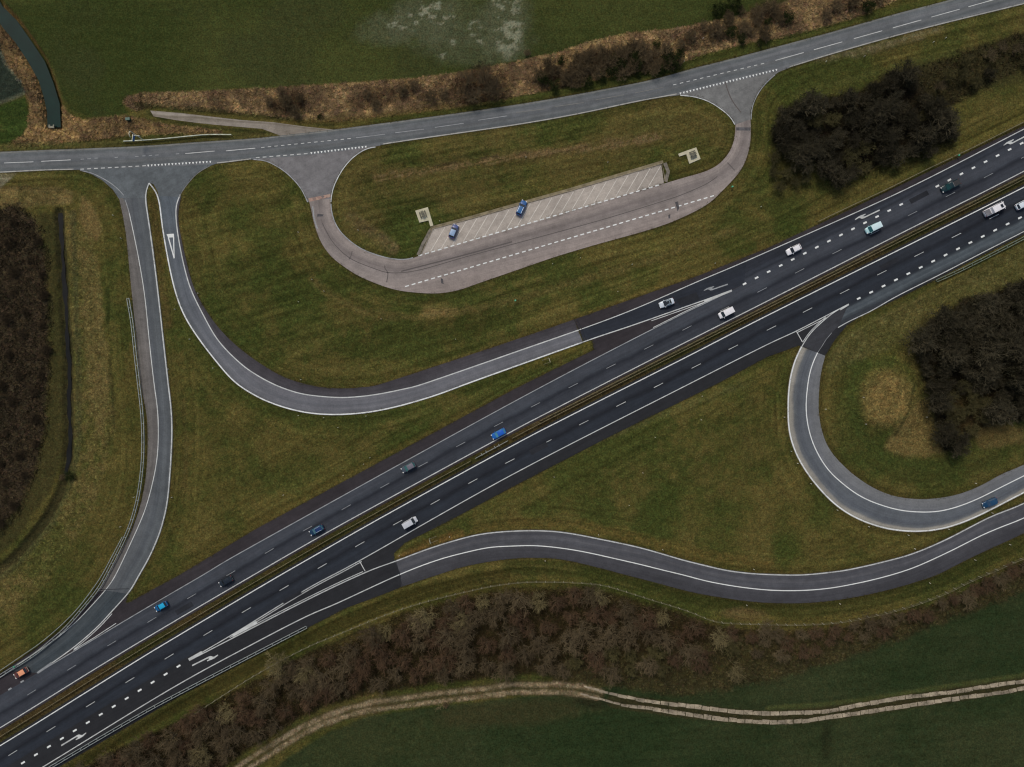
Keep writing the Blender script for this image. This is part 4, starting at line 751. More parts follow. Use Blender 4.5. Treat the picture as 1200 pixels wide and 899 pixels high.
structure(ribbon_box(cr([(12,210),(18,204.2),(60,201),(92,200)], 4), 0.25, 0.05, 0, 'kerb', M_KERB)) if False else None
# concrete wheel strips of the farm track: slabs with open joints
M_SLAB = plain('pale concrete slab', C(142, 130, 111), .9, 0, .5, .35)
for sd_, ln in enumerate((TRACK_U + [(680,804)], TRACK_L + [(672,812)])):
    A = cr(ln, 1.0); L = 0; mb = MB(); i = 0; r_ = random.Random(3 + sd_)
    while i < len(A) - 12:
        j = min(len(A) - 1, i + r_.choice((9, 10, 10, 11)))
        p, q_ = A[i], A[j]; n_ = np.array([-(q_ - p)[1], (q_ - p)[0]]); n_ /= np.linalg.norm(n_)
        fd = min(1, max(.25, (A[i][0] - 660) / 130)); sh = r_.uniform(-.3, .3) / fd ** .5; hw = r_.uniform(2.0, 2.6) * fd ** .6; dd = (q_ - p) / np.linalg.norm(q_ - p) * 0.28
        P = [p + dd + n_ * (sh - hw), q_ - dd + n_ * (sh - hw), q_ - dd + n_ * (sh + hw), p + dd + n_ * (sh + hw)]; P = [k_ + np.array([r_.uniform(-.35, .35), r_.uniform(-.35, .35)]) for k_ in P]
        zz = [-0.02 + r_.uniform(0, .03)] * 4
        if True:
            V = [W(P[k], zz[k] - .3) for k in range(4)] + [W(P[k], zz[k]) for k in range(4)]
            mb.add(V, [(0, 1, 5, 4)[::-1], (1, 2, 6, 5)[::-1], (2, 3, 7, 6)[::-1], (3, 0, 4, 7)[::-1], (4, 5, 6, 7)[::-1]])
        i = j
    structure(mb.build('concrete_track', M_SLAB))

# ------------------------------------------------------------------ grass and scrub tufts (real little blades, uncountable)
def tufts(name, weight, count, rmin, rmax, hmin, hmax, lift=1.15, blades=4, seed=1, tint=None, kind='stuff'):
    r = np.random.default_rng(seed)
    m = weight[len(ext):-len(ext), len(ext):-len(ext)].copy(); p = m.ravel() / m.sum()
    idx = r.choice(p.size, count, p=p); iy, ix = np.divmod(idx, m.shape[1])
    x = xs[ix] + r.uniform(-.2, .2, count); y = ys[iy] + r.uniform(-.2, .2, count)
    z = Z[iy + len(ext), ix + len(ext)] - 0.03; c = cover[iy + len(ext), ix + len(ext)] * r.uniform(lift * .65, lift * 1.45, (count, 1))
    if tint is not None: c = c * tint
    c = c * (1 + r.normal(0, .06, (count, 3)))
    rad = r.uniform(rmin, rmax, count); h = r.uniform(hmin, hmax, count)
    V = np.zeros((count, blades, 3, 3)); th0 = r.uniform(0, 6.28, count)
    for b in range(blades):
        th = th0 + b * 6.283 / blades + r.normal(0, .35, count); ct, st_ = np.cos(th), np.sin(th); w = rad * r.uniform(.22, .42, count)
        V[:, b, 0] = np.c_[x - st_ * w, y + ct * w, z]; V[:, b, 1] = np.c_[x + st_ * w, y - ct * w, z]
        V[:, b, 2] = np.c_[x + ct * rad, y + st_ * rad, z + h * r.uniform(.5, 1, count)]
    V = V.reshape(-1, 3); F = np.arange(len(V)).reshape(-1, 3); cc = np.repeat(np.clip(c, .004, .8), blades * 3, axis=0)
    me = np_mesh(name, V, F, 3, M_TUFT, cc); o = link(bpy.data.objects.new(name, me)); o['kind'] = kind
    return o
M_TUFT = attr_mat('grass blades', 0.0)
ok = ss(0.8, 3.0, DR)
wcan = 1 - pmask(CANAL, 1, 0); wd = 1 - .8 * lmask(DITCH, 4, 1, 0)
base = ok * wcan * wd
mReed = np.clip(pmask(REED, 2, 2) + pmask(REED2, 2, 2), 0, 1)
mTail = pmask([(640,790),(720,770),(820,755),(870,745),(990,745),(1100,712),(1205,662),(1205,690),(1120,725),(1010,765),(900,800),(800,815),(720,805),(650,800)], 5, 6)
mWoods = np.clip(0.8 * mTail + pmask(BELT, 4, 4) + pmask(BELT_E, 3, 4), 0, 1); mGr = np.clip(pmask(GROVE_N, 3, 4) + pmask(GROVE_S, 3, 4), 0, 1); mSw = pmask(SCRUB_W, 3, 5)
rough = (1 - mF) * (1 - mS) * (1 - mM)
tg = tufts('grass', base * rough * (1 - mReed) * (1 - mWoods) * (1 - mGr) * (0.35 + ss(.4, .7, n3)), 95000, .10, .30, .06, .22, 1.3, 4, 5)
tf = tufts('field_grass', base * np.clip(mF + mS, 0, 1) * (1 - wet) * (0.5 + n3), 22000, .08, .2, .04, .12, 1.15, 3, 6)
tr = tufts('reed_bed', base * mReed * (1 - .8 * spot(562,104,32,28)) * (0.3 + ss(.4, .65, n3)), 20000, .2, .6, .2, .6, 1.6, 5, 7)
mThk = np.clip(spot(562,104,32,28) + pmask([(625,95),(640,70),(700,60),(760,46),(800,58),(795,82),(740,88),(680,98)], 4, 5) + spot(340,122,22,14), 0, 1)
tw = tufts('undergrowth', base * (mWoods + mGr * .6 + mSw * 1.4 + mThk) * (.4 + n3), 42000, .2, .6, .2, .8, 1.3, 5, 8)
te = tufts('edge_grass', ss(-2.4, -.4, DR) * ss(2.2, .3, DR) * (ss(.42, .6, n3) + .08) * (1 - mM) * (1 - pmask([(-70,200),(20,200),(20,230),(-70,240)], 1, 0)), 15000, .1, .28, .16, .3, 1.0, 4, 11)
tt = tufts('track_weeds', lmask(TRACK_U + TRACK_UW, 9, 1, 1) * .5 + lmask(TRACK_L + TRACK_LW, 9, 1, 1) * .5 + lmask([(1270,791),(1200,802),(1112,815),(1012,830),(937,840),(880,841),(800,833),(720,821)], 4, 1, 1), 5200, .12, .35, .16, .32, 1.0, 4, 12)
tm = tufts('reserve_grass', mM * ss(.8, 2, DR), 4000, .1, .25, .05, .25, 1.15, 4, 9)

# ------------------------------------------------------------------ trees and shrubs
def wood_mat(name, c0, c1):
    m, n, l, b = nt(name); b.inputs['Roughness'].default_value = 0.9; b.inputs['Specular IOR Level'].default_value = .05
    oi = n.new('ShaderNodeObjectInfo'); tc = n.new('ShaderNodeTexCoord')
    mx = n.new('ShaderNodeMix'); mx.data_type = 'RGBA'; mx.inputs['A'].default_value = C4(*c0); mx.inputs['B'].default_value = C4(*c1)
    ad = n.new('ShaderNodeMath'); ad.operation = 'MULTIPLY_ADD'; ad.inputs[1].default_value = 0.55
    l.new(oi.outputs['Random'], ad.inputs[0]); l.new(noise_f(n, l, tc.outputs['Object'], 0.8, 0, .45), ad.inputs[2]); l.new(ad.outputs[0], mx.inputs['Factor'])
    l.new(mx.outputs['Result'], b.inputs['Base Color']); return m
M_BARK = wood_mat('grey brown bark', (80, 72, 58), (104, 94, 74))
M_TW_BELT = wood_mat('brown twigs', (72, 62, 49), (108, 95, 73)); M_TW_PALE = wood_mat('pale twigs', (100, 91, 65), (128, 117, 85)); M_TW_SCR = wood_mat('scrub twigs', (54, 46, 36), (76, 65, 50))
M_TW_DARK = wood_mat('dark twigs', (31, 29, 22), (84, 78, 62)); M_TW_RED = wood_mat('reddish twigs', (74, 58, 46), (100, 80, 62)); M_TW_SHR = wood_mat('shrub twigs', (78, 68, 50), (118, 102, 78)); M_TW_OLV = wood_mat('olive twigs', (66, 62, 42), (94, 88, 58))
M_IVY = wood_mat('dark ivy leaves', (23, 23, 16), (58, 55, 41)); M_IVYO = wood_mat('olive leaves', (44, 46, 24), (60, 58, 32))
def segs_mesh(name, segs, mat, k=3):
    n = len(segs); P0 = np.array([s_[0] for s_ in segs]); P1 = np.array([s_[1] for s_ in segs]); r0 = np.array([s_[2] for s_ in segs])[:, None]; r1 = np.array([s_[3] for s_ in segs])[:, None]
    a = P1 - P0; a /= np.linalg.norm(a, axis=1, keepdims=True) + 1e-9
    ref = np.where(np.abs(a[:, 2:3]) > .8, np.array([[1., 0, 0]]), np.array([[0, 0, 1.]])); u = np.cross(a, ref); u /= np.linalg.norm(u, axis=1, keepdims=True); w = np.cross(a, u)
    V = np.zeros((n, 2 * k, 3))
    for i in range(k):
        t = 6.2832 * i / k; dirv = u * math.cos(t) + w * math.sin(t); V[:, i] = P0 + dirv * r0; V[:, k + i] = P1 + dirv * r1
    b = np.arange(n)[:, None] * 2 * k
    F = np.concatenate([b + np.array([[i, (i + 1) % k, k + (i + 1) % k, k + i]]) for i in range(k)], 0)
    return np_mesh(name, V.reshape(-1, 3), F, 4, mat)
def grow(seed, R, Ht, n_l, n_s, n_t, n_e, tw, low=.25):
    r = np.random.default_rng(seed); trunk = []; crown = []
    th = Ht * low; trunk.append((np.array([0, 0, -.3]), np.array([r.normal(0, .1), r.normal(0, .1), th]), .05 * R + .04, .035 * R + .03)); o = trunk[0][1]
    for i in range(n_l):
        a = 6.283 * (i + r.uniform(-.3, .3)) / n_l; rr = R * r.uniform(.42, .62) * (0.25 if i % 4 == 3 else 1)
        e = o + np.array([math.cos(a) * rr, math.sin(a) * rr, (Ht - th) * r.uniform(.35, .6) * (1.3 if i % 4 == 3 else 1)]); mid_ = (o + e) / 2 + r.normal(0, .05 * R, 3)
        trunk += [(o, mid_, .028 * R, .02 * R), (mid_, e, .02 * R, .014 * R)]
        for j in range(n_s):
            f = r.uniform(.3, 1); s0 = (mid_ + (e - mid_) * (f - .3) / .7) if f > .3 else o
            dv = (e - o) / np.linalg.norm(e - o) * .6 + r.normal(0, .55, 3) + np.array([0, 0, .35]); dv /= np.linalg.norm(dv); s1 = s0 + dv * R * r.uniform(.25, .45)
            crown.append((s0, s1, .010 * R + .006, .007 * R + .004))
            for k in range(n_t):
                t0 = s0 + (s1 - s0) * r.uniform(.3, 1); dw = dv * .7 + r.normal(0, .6, 3) + np.array([0, 0, .3]); dw /= np.linalg.norm(dw); t1 = t0 + dw * R * r.uniform(.14, .28)
                crown.append((t0, t1, tw * 1.3, tw))
                for _ in range(n_e):
                    e0 = t0 + (t1 - t0) * r.uniform(.3, 1); dz = dw + r.normal(0, .6, 3); dz /= np.linalg.norm(dz); crown.append((e0, e0 + dz * R * r.uniform(.09, .18), tw * .9, tw * .5))
    return trunk, crown
def leaf_mesh(name, seed, R, Ht, n, size, mat):
    r = np.random.default_rng(seed); nc = 26; cc = r.normal(0, 1, (nc, 3)); cc /= np.linalg.norm(cc, axis=1, keepdims=True); cc *= r.uniform(.35, .85, (nc, 1)); cc[:, 2] = np.abs(cc[:, 2])
    cen = cc * np.array([R, R, Ht * .5]) + np.array([0, 0, Ht * .4]); pick = r.integers(0, nc, n); p = cen[pick] + r.normal(0, R * .13, (n, 3))
    a = r.normal(0, 1, (n, 3)); a /= np.linalg.norm(a, axis=1, keepdims=True); b = np.cross(a, r.normal(0, 1, (n, 3))); b /= np.linalg.norm(b, axis=1, keepdims=True); s_ = r.uniform(size * .6, size * 1.3, (n, 1))
    V = np.stack([p - a * s_, p - b * s_ * .6, p + a * s_, p + b * s_ * .6], 1).reshape(-1, 3)
    return np_mesh(name, V, np.arange(4 * n).reshape(-1, 4), 4, mat)
def proto(kind, seed):
    """returns list of (part name, mesh)"""
    if kind == 'belt': t, c = grow(seed, 4.6, 6.5, 9, 6, 6, 3, .018); return [('trunk', segs_mesh('trunk', t, M_BARK, 5)), ('crown', segs_mesh('crown', c, M_TW_BELT))]
    if kind == 'red': t, c = grow(seed, 4.2, 5.5, 9, 7, 6, 3, .018, .15); return [('trunk', segs_mesh('trunk', t, M_BARK, 5)), ('crown', segs_mesh('crown', c, M_TW_RED))]
    if kind == 'pale': t, c = grow(seed, 5.2, 7.5, 10, 7, 5, 2, .026); return [('trunk', segs_mesh('trunk', t, M_TW_PALE, 5)), ('crown', segs_mesh('crown', c, M_TW_PALE))]
    if kind == 'dark': t, c = grow(seed, 4.2, 6.5, 8, 6, 6, 3, .026); return [('trunk', segs_mesh('trunk', t, M_BARK, 5)), ('crown', segs_mesh('crown', c, M_TW_DARK)), ('foliage', leaf_mesh('foliage', seed, 3.6, 6.0, 1500, .17, M_IVY))]
    if kind == 'olive': t, c = grow(seed, 3.4, 5, 9, 6, 6, 3, .024, .12); return [('trunk', segs_mesh('trunk', t, M_BARK, 5)), ('crown', segs_mesh('crown', c, M_TW_OLV)), ('foliage', leaf_mesh('foliage', seed, 2.8, 4.4, 500, .12, M_IVYO))]
    if kind == 'scrub': t, c = grow(seed, 2.8, 1.8, 11, 7, 6, 3, .018, .05); return [('stems', segs_mesh('stems', t, M_TW_SCR, 4)), ('crown', segs_mesh('crown', c, M_TW_SCR))]
    if kind == 'shrub': t, c = grow(seed, 2.2, 2.4, 10, 6, 5, 3, .022, .06); return [('stems', segs_mesh('stems', t, M_TW_SHR, 4)), ('crown', segs_mesh('crown', c, M_TW_SHR))]
    if kind == 'green': t, c = grow(seed, 2.2, 2.8, 9, 5, 4, 3, .022, .06); return [('stems', segs_mesh('stems', t, M_BARK, 4)), ('foliage', leaf_mesh('foliage', seed, 2.0, 2.6, 1100, .12, wood_mat('evergreen leaves', (34, 42, 20), (50, 56, 28)) if 'evergreen leaves' not in bpy.data.materials else bpy.data.materials['evergreen leaves']))]
PROTO = {k: [proto(k, s_ * 13 + 5) for s_ in range(4)] for k in ('belt', 'red', 'pale', 'dark', 'olive', 'shrub', 'green', 'scrub')}
NAME = {'scrub': 'thicket_shrub', 'belt': 'bare_tree', 'red': 'bare_tree', 'pale': 'pale_tree', 'dark': 'ivy_tree', 'olive': 'leafy_tree', 'shrub': 'shrub', 'green': 'evergreen_shrub'}
CAT = {'scrub': 'shrub', 'belt': 'tree', 'red': 'tree', 'pale': 'tree', 'dark': 'tree', 'olive': 'tree', 'shrub': 'shrub', 'green': 'shrub'}
def plant(kind, x, y, sc, label, group):
    # lean of perspective: crown top is seen further out than its foot, so plant the foot slightly inward of the seen crown
    hh = {'scrub': 1.0, 'shrub': 1.3, 'green': 1.4}.get(kind, 3.6) * sc; f = 1 - hh / H; fx, fy = 600 + (x - 600) * f, 449.5 + (y - 449.5) * f
    o = empty(NAME[kind], W((fx, fy), gz(fx, fy)), random.uniform(0, 6.28), label, CAT[kind], group); o.scale = (sc, sc, sc * random.uniform(.85, 1.12))
    for pn_, me in random.choice(PROTO[kind]): link(bpy.data.objects.new(pn_, me), o)
def scatter(poly, dist, seed, keep=None, margin=0):
    r = random.Random(seed); A = np.array(poly); x0, y0 = A.min(0); x1, y1 = A.max(0); out = []
    for _ in range(9000):
        p = (r.uniform(x0, x1), r.uniform(y0, y1))
        if not (-14 < p[0] < 1214 and -14 < p[1] < 913): continue
        if not inside(np.array([p[0]]), np.array([p[1]]), poly)[0]: continue
        if margin and seg_dist(np.array([p[0]]), np.array([p[1]]), poly, True)[0] < margin: continue
        if all((p[0] - q_[0]) ** 2 + (p[1] - q_[1]) ** 2 > dist * dist for q_ in out): out.append(p)
    return out
def belt_where(x):
    return 'west end of the belt' if x < 330 else 'middle of the belt' if x < 600 else 'east part of the belt'
pales = [(498,722,1.0,'by the wire fence where the ramp leaves the motorway'),(541,727,1.0,'spreading over the wire fence bend'),(325,778,1.0,'beside the fence below the guard rail end'),(237,884,1.0,'at the bottom edge near the farm track'),(358,790,.9,'just inside the fence at the belt narrowing'),(632,705,.85,'under the highest point of the fence'),(702,700,.8,'below the fence where it starts to fall'),(774,724,.75,'near the fence above the dark field edge'),(842,747,.9,'beneath the kink of the fence'),(862,786,.8,'round and alone beside the green field'),(452,740,.8,'deep in the brown belt south of the ramp tip'),(566,705,.7,'touching the fence posts'),(268,835,.85,'among the brown trees near the bottom left')]
for x, y, s_, w_ in pales: plant('pale', x, y, s_ * .85, 'pale bare tree ' + w_, 'pale bare trees in the south belt')
bp = scatter(BELT, 17.0, 3, margin=6)
for x, y in bp:
    if any((x - p[0]) ** 2 + (y - p[1]) ** 2 < 120 for p in pales): continue
    k = 'red' if random.random() < .45 else 'belt'
    if x > 660 and y > 755 : k = 'olive' if random.random() < .5 else k
    plant(k, x, y, random.uniform(.72, 1.1), ('reddish' if k == 'red' else 'olive tinged' if k == 'olive' else 'brown') + ' bare tree packed in the ' + belt_where(x) + ' south of the motorway', 'bare trees in the belt south of the motorway')
for x, y in scatter(BELT_E, 14, 5, margin=2): plant('red' if random.random() < .5 else 'belt', x, y, random.uniform(.45, .85), 'small brown bare tree in the thin strip below the south ramp', 'small bare trees below the south ramp')
for x, y in scatter(GROVE_N, 15.5, 7, margin=6):
    if x > 1062 and y < 120:
        if random.random() < .8: plant(random.choice(('belt', 'dark', 'olive')), x, y, random.uniform(.45, .75), 'looser brown tree on the thin arm of the grove towards the top right', 'trees on the thin arm of the northern grove')
        continue
    plant('dark' if random.random() < .85 else 'olive', x, y, random.choice((.6, .75, .9, 1.0, 1.1, 1.3)), 'dark ivy covered tree in the grove above the motorway', 'dark trees in the northern grove')
for x, y in scatter([(905,170),(935,180),(950,195),(945,212),(915,220),(907,200)], 14, 8): plant('olive', x, y, random.uniform(.55, .75), 'low olive brown bush at the tip of the dark grove', 'bushes at the tip of the northern grove')
for x, y in scatter(GROVE_S, 15.5, 9, margin=6):
    if (x - 1142) ** 2 + (y - 484) ** 2 < 900: continue
    plant('dark', x, y, random.choice((.6, .75, .9, 1.0, 1.15, 1.35)), 'dark bare tree in the grove inside the loop ramp', 'dark trees in the loop ramp grove')
for x, y in scatter([(1120,455),(1150,450),(1165,480),(1150,510),(1122,515),(1110,490)], 14, 10): plant('olive', x, y, random.uniform(.7, .9), 'olive brown tree at the light edge of the loop grove', 'olive trees in the loop ramp grove')
nst = [(548,98,1.5,'shrub'),(562,84,1.3,'shrub'),(575,100,1.5,'shrub'),(553,117,1.3,'shrub'),(570,120,1.1,'shrub'),(586,88,1.2,'shrub'),(540,110,1.0,'shrub'),(640,72,.8,'shrub'),(637,92,1.1,'green'),(650,100,1.0,'green'),(664,90,1.1,'shrub'),(678,82,1.2,'shrub'),(690,72,1.1,'shrub'),(700,84,1.2,'shrub'),(716,72,1.3,'shrub'),(730,62,1.2,'shrub'),(742,76,1.3,'shrub'),(756,66,1.2,'shrub'),(768,78,1.1,'shrub'),(788,72,1.5,'green'),(782,62,1.1,'green'),(748,54,1.1,'shrub'),(335,120,1.3,'shrub'),(345,130,1.0,'shrub'),(330,108,.9,'shrub'),(315,118,.8,'shrub'),(352,116,.8,'shrub'),(430,110,.8,'shrub'),(440,122,.9,'shrub'),(472,106,.9,'shrub'),(485,100,.9,'shrub'),(506,112,1.0,'shrub'),(520,108,.9,'shrub'),(375,136,.5,'green'),(378,125,.5,'shrub'),(840,12,1.2,'green'),(860,4,1.3,'green'),(855,22,1.1,'shrub'),(872,32,1.1,'shrub'),(845,34,1.0,'shrub'),(888,14,1.2,'shrub'),(905,8,1.1,'shrub'),(895,38,1.0,'shrub'),(915,22,.9,'shrub'),(968,16,.9,'shrub'),(1000,2,1.2,'shrub'),(1018,6,1.2,'green'),(980,6,1.1,'shrub'),(810,42,1.0,'shrub'),(825,30,.9,'shrub'),(798,52,.8,'shrub'),(890,50,.7,'green'),(618,62,.6,'shrub'),(1030,-4,1.1,'shrub')]
rt = random.Random(21)
nst = [q_ for q_ in nst if not (530 < q_[0] < 600 and 78 < q_[1] < 128)]
for x, y, s_ in ((548,92,.72),(568,88,.8),(556,112,.72),(580,104,.78),(545,108,.6),(570,100,.9)): plant('belt', x, y, s_, 'brown bare tree in the big round clump beside the country road', 'trees of the clump beside the country road')
for poly_, d_, mx_ in (([(628,95),(640,72),(700,58),(760,46),(798,60),(795,80),(740,86),(680,98)], 9, 46), ([(835,40),(842,6),(900,2),(930,20),(900,44),(860,46)], 11, 14)):
    for x, y in scatter(poly_, d_, 31)[:mx_]: nst.append((x, y, rt.uniform(.7, 1.25), 'green' if rt.random() < .28 else 'shrub'))
nst = [q_ for q_ in nst if not (360 < q_[0] < 530 and rt.random() < .4)]
def nlab(x): return 'opposite the first lay-by mouth' if x < 400 else 'along the reed bank in the top middle' if x < 530 else 'in the big clump beside the country road' if x < 600 else 'in the dark thicket above the country road bend' if x < 800 else 'in the bank at the top right'
for x, y, s_, k in nst: plant(k, x, y, s_, ('brown leafless shrub ' if k == 'shrub' else 'dark green shrub ') + nlab(x), 'shrubs along the country road')
plant('green', 80, 558, .9, 'dark bush hanging over the bend of the ditch', None); plant('shrub', 72, 560, .6, 'small brown bush on the ditch bank beside the dark bush', None)
for x, y in scatter([(0,250),(40,262),(52,300),(55,360),(55,430),(50,490),(38,545),(20,590),(0,615)], 23, 14): plant('scrub', x, y, random.uniform(.45, .75), 'low reddish brown thicket shrub in the scrub west of the ditch', 'shrubs in the western scrub')
for x, y, w_ in ((560,826,'a pale stem pile at the edge of the farm track'),):
    plant('shrub', 522, 826, .55, 'dark broken bush on the south edge of the farm track', None)

# ------------------------------------------------------------------ barriers and fences
def guard_rail(name, A, label, double=True, spacing=2.7, mat=None, w=0.13, gap=0.62, posts=True, h=.75):
    A = np.array(A); mat = mat or M_STEEL
    x, y, _ = W(A[0]); root = empty(name, (x, y, 0), 0, label, 'guard rail', None)
    def beam(B):
        a = offset(B, w / S / 2); b_ = offset(B, -w / S / 2); mb = MB(); n = len(B); V = []
        prof = ((a, h - .31), (a, h - .2), (b_, h - .155), (a, h - .1), (a, h), (b_, h), (b_, h - .31))
        prof = ((a, h - .31), (a, h), (b_, h), (b_, h - .31))
        for i in range(n):
            for P, z in prof: q_ = W(P[i], z); V.append((q_[0] - x, q_[1] - y, z))
        m = len(prof); F = [(i * m + j, i * m + (j + 1) % m, (i + 1) * m + (j + 1) % m, (i + 1) * m + j) for i in range(n - 1) for j in range(m)]
        mb.add(V, F + [tuple(range(m)), tuple(range((n - 1) * m, n * m))]); mb.build('rail', mat, root)
    g = gap / S / 2
    if double: beam(offset(A, g)); beam(offset(A, -g))
    else: beam(A)
    B = resample(A, step=spacing / S); B = B[:100]; T = np.gradient(B, axis=0); pm = None
    for i in range(len(B)):
        if pm is None:
            mb = MB(); mb.box(0, 0, h / 2 - .15, .12, .07, h + .2)
            if double: mb.box(0, 0, h - .12, .09, gap - w, .1)
            o = mb.build('post', mat, root); pm = o.data
        else: o = link(bpy.data.objects.new('post', pm), root)
        q_ = W(B[i]); o.location = (q_[0] - x, q_[1] - y, 0); o.rotation_euler = (0, 0, math.atan2(-T[i][1], T[i][0]))
    return root
RW = cr([(151.4,350),(156.4,380),(160,415),(164,450),(168,487.5),(169,525),(166.8,557.6),(161.4,590),(150,625),(125,675),(115,691.5),(98.4,712),(80,733.5),(64,748),(46.7,762.5),(26.7,776),(0,792),(-40,817)], 3)
guard_rail('guard_rail', RW, 'double galvanised guard rail curving along the west ramp shoulder')
guard_rail('guard_rail', cr([(144.6,629),(133,651),(121,673.5),(109,691),(92.4,712.5),(73.7,731.5),(49.7,752),(25.7,768.6),(0,786),(-40,811)], 3), 'single rail starting part way down behind the west ramp guard rail', False)
guard_rail('guard_rail', cr([(360,734),(300,765),(212,811),(160,839.5),(58.7,899),(20,923)], 4), 'double guard rail along the lower left hard shoulder beside the bare trees', spacing=2.6)
guard_rail('guard_rail', cr([(1096,329.5),(1120,319),(1160,299),(1200,278.4),(1250,253)], 4), 'double guard rail behind the pale merging lane at the right edge', mat=plain('green stained steel', C(108, 120, 108), .6, .2, .3, 1))
guard_rail('guard_rail', cr([(958,260),(1000,240),(1040,221.5),(1080,201.5),(1115,185)], 4), 'thin dull rail below the northern dark grove', False, mat=M_STEELD)
guard_rail('guard_rail', cr([(1117,183.5),(1136,175),(1200,143),(1250,118)], 4), 'thin dull rail running off the top right beyond the green marker', False, mat=M_STEELD)
xm = np.arange(0, 1.0001, .004)
ym = resample(UM, len(xm)); zm = resample(LM, len(xm)); MID = ym * .52 + zm * .48; MIDn = ym * .72 + zm * .28
def cut(A, x0, x1): return A[(A[:, 0] >= x0) & (A[:, 0] <= x1)]
M_STEELM = plain('weathered reserve rail', C(112, 104, 80), .65, .15, .35, .8)
guard_rail('guard_rail', cut(MID, -30, 552), 'weathered central rail in the reserve, left half up to the crossbars', False, 3.6, M_STEELM, .1)
guard_rail('guard_rail', cut(MID, 598, 1210), 'weathered central rail in the reserve, right half beyond the crossbars', False, 4.0, M_STEELM, .1)
guard_rail('guard_rail', cut(MIDn, 630, 1210), 'second weathered rail in the reserve nearest the upper carriageway', False, 4.0, M_STEELM, .08)
gr_ = guard_rail('guard_rail', cut(MID, 553, 597), 'pale short rail with four crossbars in the central reserve', False, 3.0, M_STEEL, .12)
for cx, cy in ((564.6,531.4),(570,528.4),(580,523),(585,520.6)):
    q_ = W((cx, cy)); mb = MB(); mb.box(0, 0, .78, .14, .75, .08); o = mb.build('crossbar', M_STEEL, gr_); o.location = (q_[0] - gr_.location.x, q_[1] - gr_.location.y - .2, 0); o.rotation_euler = (0, 0, math.radians(30))
guard_rail('guard_rail', cr([(146,166.4),(170,165.3),(200,162.8),(228,160),(243,158.6),(272,158.8)], 4), 'pale striped guard rail beside the blue signpost', False, 3.5, plain('striped rail', C(168, 172, 156), .5, .1, .35, .9), .2)
wf = cr(FENCE, 3); x, y, _ = W(wf[0]); fr = empty('wire_fence', (x, y, 0), 0, 'wire mesh fence between the mown verge and the bare trees', 'fence')
for hz in (.35, .7, 1.05, 1.35):
    mb = MB(); V = []
    for p in wf: q_ = W(p, gz(*p)); V.append((q_[0] - x, q_[1] - y, q_[2] + hz))
    for i in range(len(V) - 1): mb.tube(V[i], V[i + 1], .035 if hz > 1.2 else .012, n=4, cap=False)
    mb.build('wire', M_STEELD, fr)
fp = resample(wf, 98); pm = None
for p in fp:
    if pm is None: mb = MB(); mb.box(0, 0, .65, .12, .12, 1.7); o = mb.build('post', plain('pale timber post', C(140, 136, 118), .9), fr); pm = o.data
    else: o = link(bpy.data.objects.new('post', pm), fr)
    q_ = W(p, gz(*p)); o.location = (q_[0] - x, q_[1] - y, q_[2])

# ------------------------------------------------------------------ small roadside things
M_POST = plain('white plastic', C(205, 203, 190), .5); M_RED = plain('red reflector', (.4, .03, .02), .3); M_GREEN = plain('green enamel', C(36, 132, 96), .4); M_DKG = plain('dark green metal', C(24, 60, 46), .5)
def marker(px, py, label, group):
    z = gz(px, py); o = empty('marker_post', W((px, py), z), random.uniform(0, 3), label, 'marker post', group)
    global PM
    if PM is None:
        mb = MB(); mb.tube((0, 0, -.2), (0, 0, .7), .08, .08, 8); mb.tube((0, 0, .7), (0, 0, .75), .09, .07, 8); a = mb.build('post', M_POST, o, True)
        mb = MB(); mb.box(.085, 0, .52, .02, .08, .16); b_ = mb.build('reflector', M_RED, o); PM = (a.data, b_.data)
    else:
        link(bpy.data.objects.new('post', PM[0]), o); link(bpy.data.objects.new('reflector', PM[1]), o)
PM = None
GP = {
 'in the strip between the west ramp and the ditch': [(133,252.5),(142.6,279.5),(157.6,582.6),(142,617)],
 'on the grass beside the curved north ramp': [(210,271),(232.6,343.8),(205.6,362.5),(222.6,397.6),(250,431.4),(197.6,432.6),(202,582.6),(353,445)],
 'on the big grass slope south of the lay-by': [(350,272.5),(350,353.8),(365.8,327.6),(380,341.3),(446.9,373.8),(534,397.6),(647.5,309.3),(680,302.5),(740.6,310),(723.8,342),(837.7,308.8),(891.5,242.5)],
 'on the triangle below the north ramp': [(350,487),(379.6,489.5),(429.3,487.5),(433.8,536.3),(402.6,557),(426.3,543.8),(396.3,501),(332.5,580)],
 'on the wide lawn between motorway and south ramp': [(767.6,512.5),(753,554),(737,592),(649.3,559),(821.4,492),(822.7,464.3),(701.3,626.6),(776.4,644),(883,667),(527,629),(468,651)],
 'round the outside of the loop ramp': [(918.8,488.8),(926.8,528.8),(934.3,543),(950,566.8),(980.8,597.6),(1017.6,617),(1063.9,627),(1111,620),(1071.4,643),(1162,601)],
 'on the verge below the south ramp': [(638.8,657),(770,684),(874.7,709),(983.8,707.3),(1089,683),(1142,656),(1182.7,638)],
 'on the grass inside the loop ramp': [(966.8,479.5),(1008.3,465.5),(1085,488.8),(1012.6,496.8),(1039,588),(1142.7,566.3)],
 'on the grass island of the lay-by': [(712,190.7),(616.3,184.7),(420,270),(515.5,259.3)],
 'on the bank above the country road': [(801.4,72.6),(823.4,45.8),(868,38)],
 'on the rubbly verge by the eastern country road': [(1012.6,66.3),(967.6,72.6),(1107.7,45),(1093,50)],
}
for w_, pts in GP.items():
    for x_, y_ in pts:
        iy, ix = ground_at(x_, y_)
        if DR[iy, ix] < 1.2: continue
        marker(x_, y_, 'short white marker post ' + w_, 'white marker posts ' + w_)
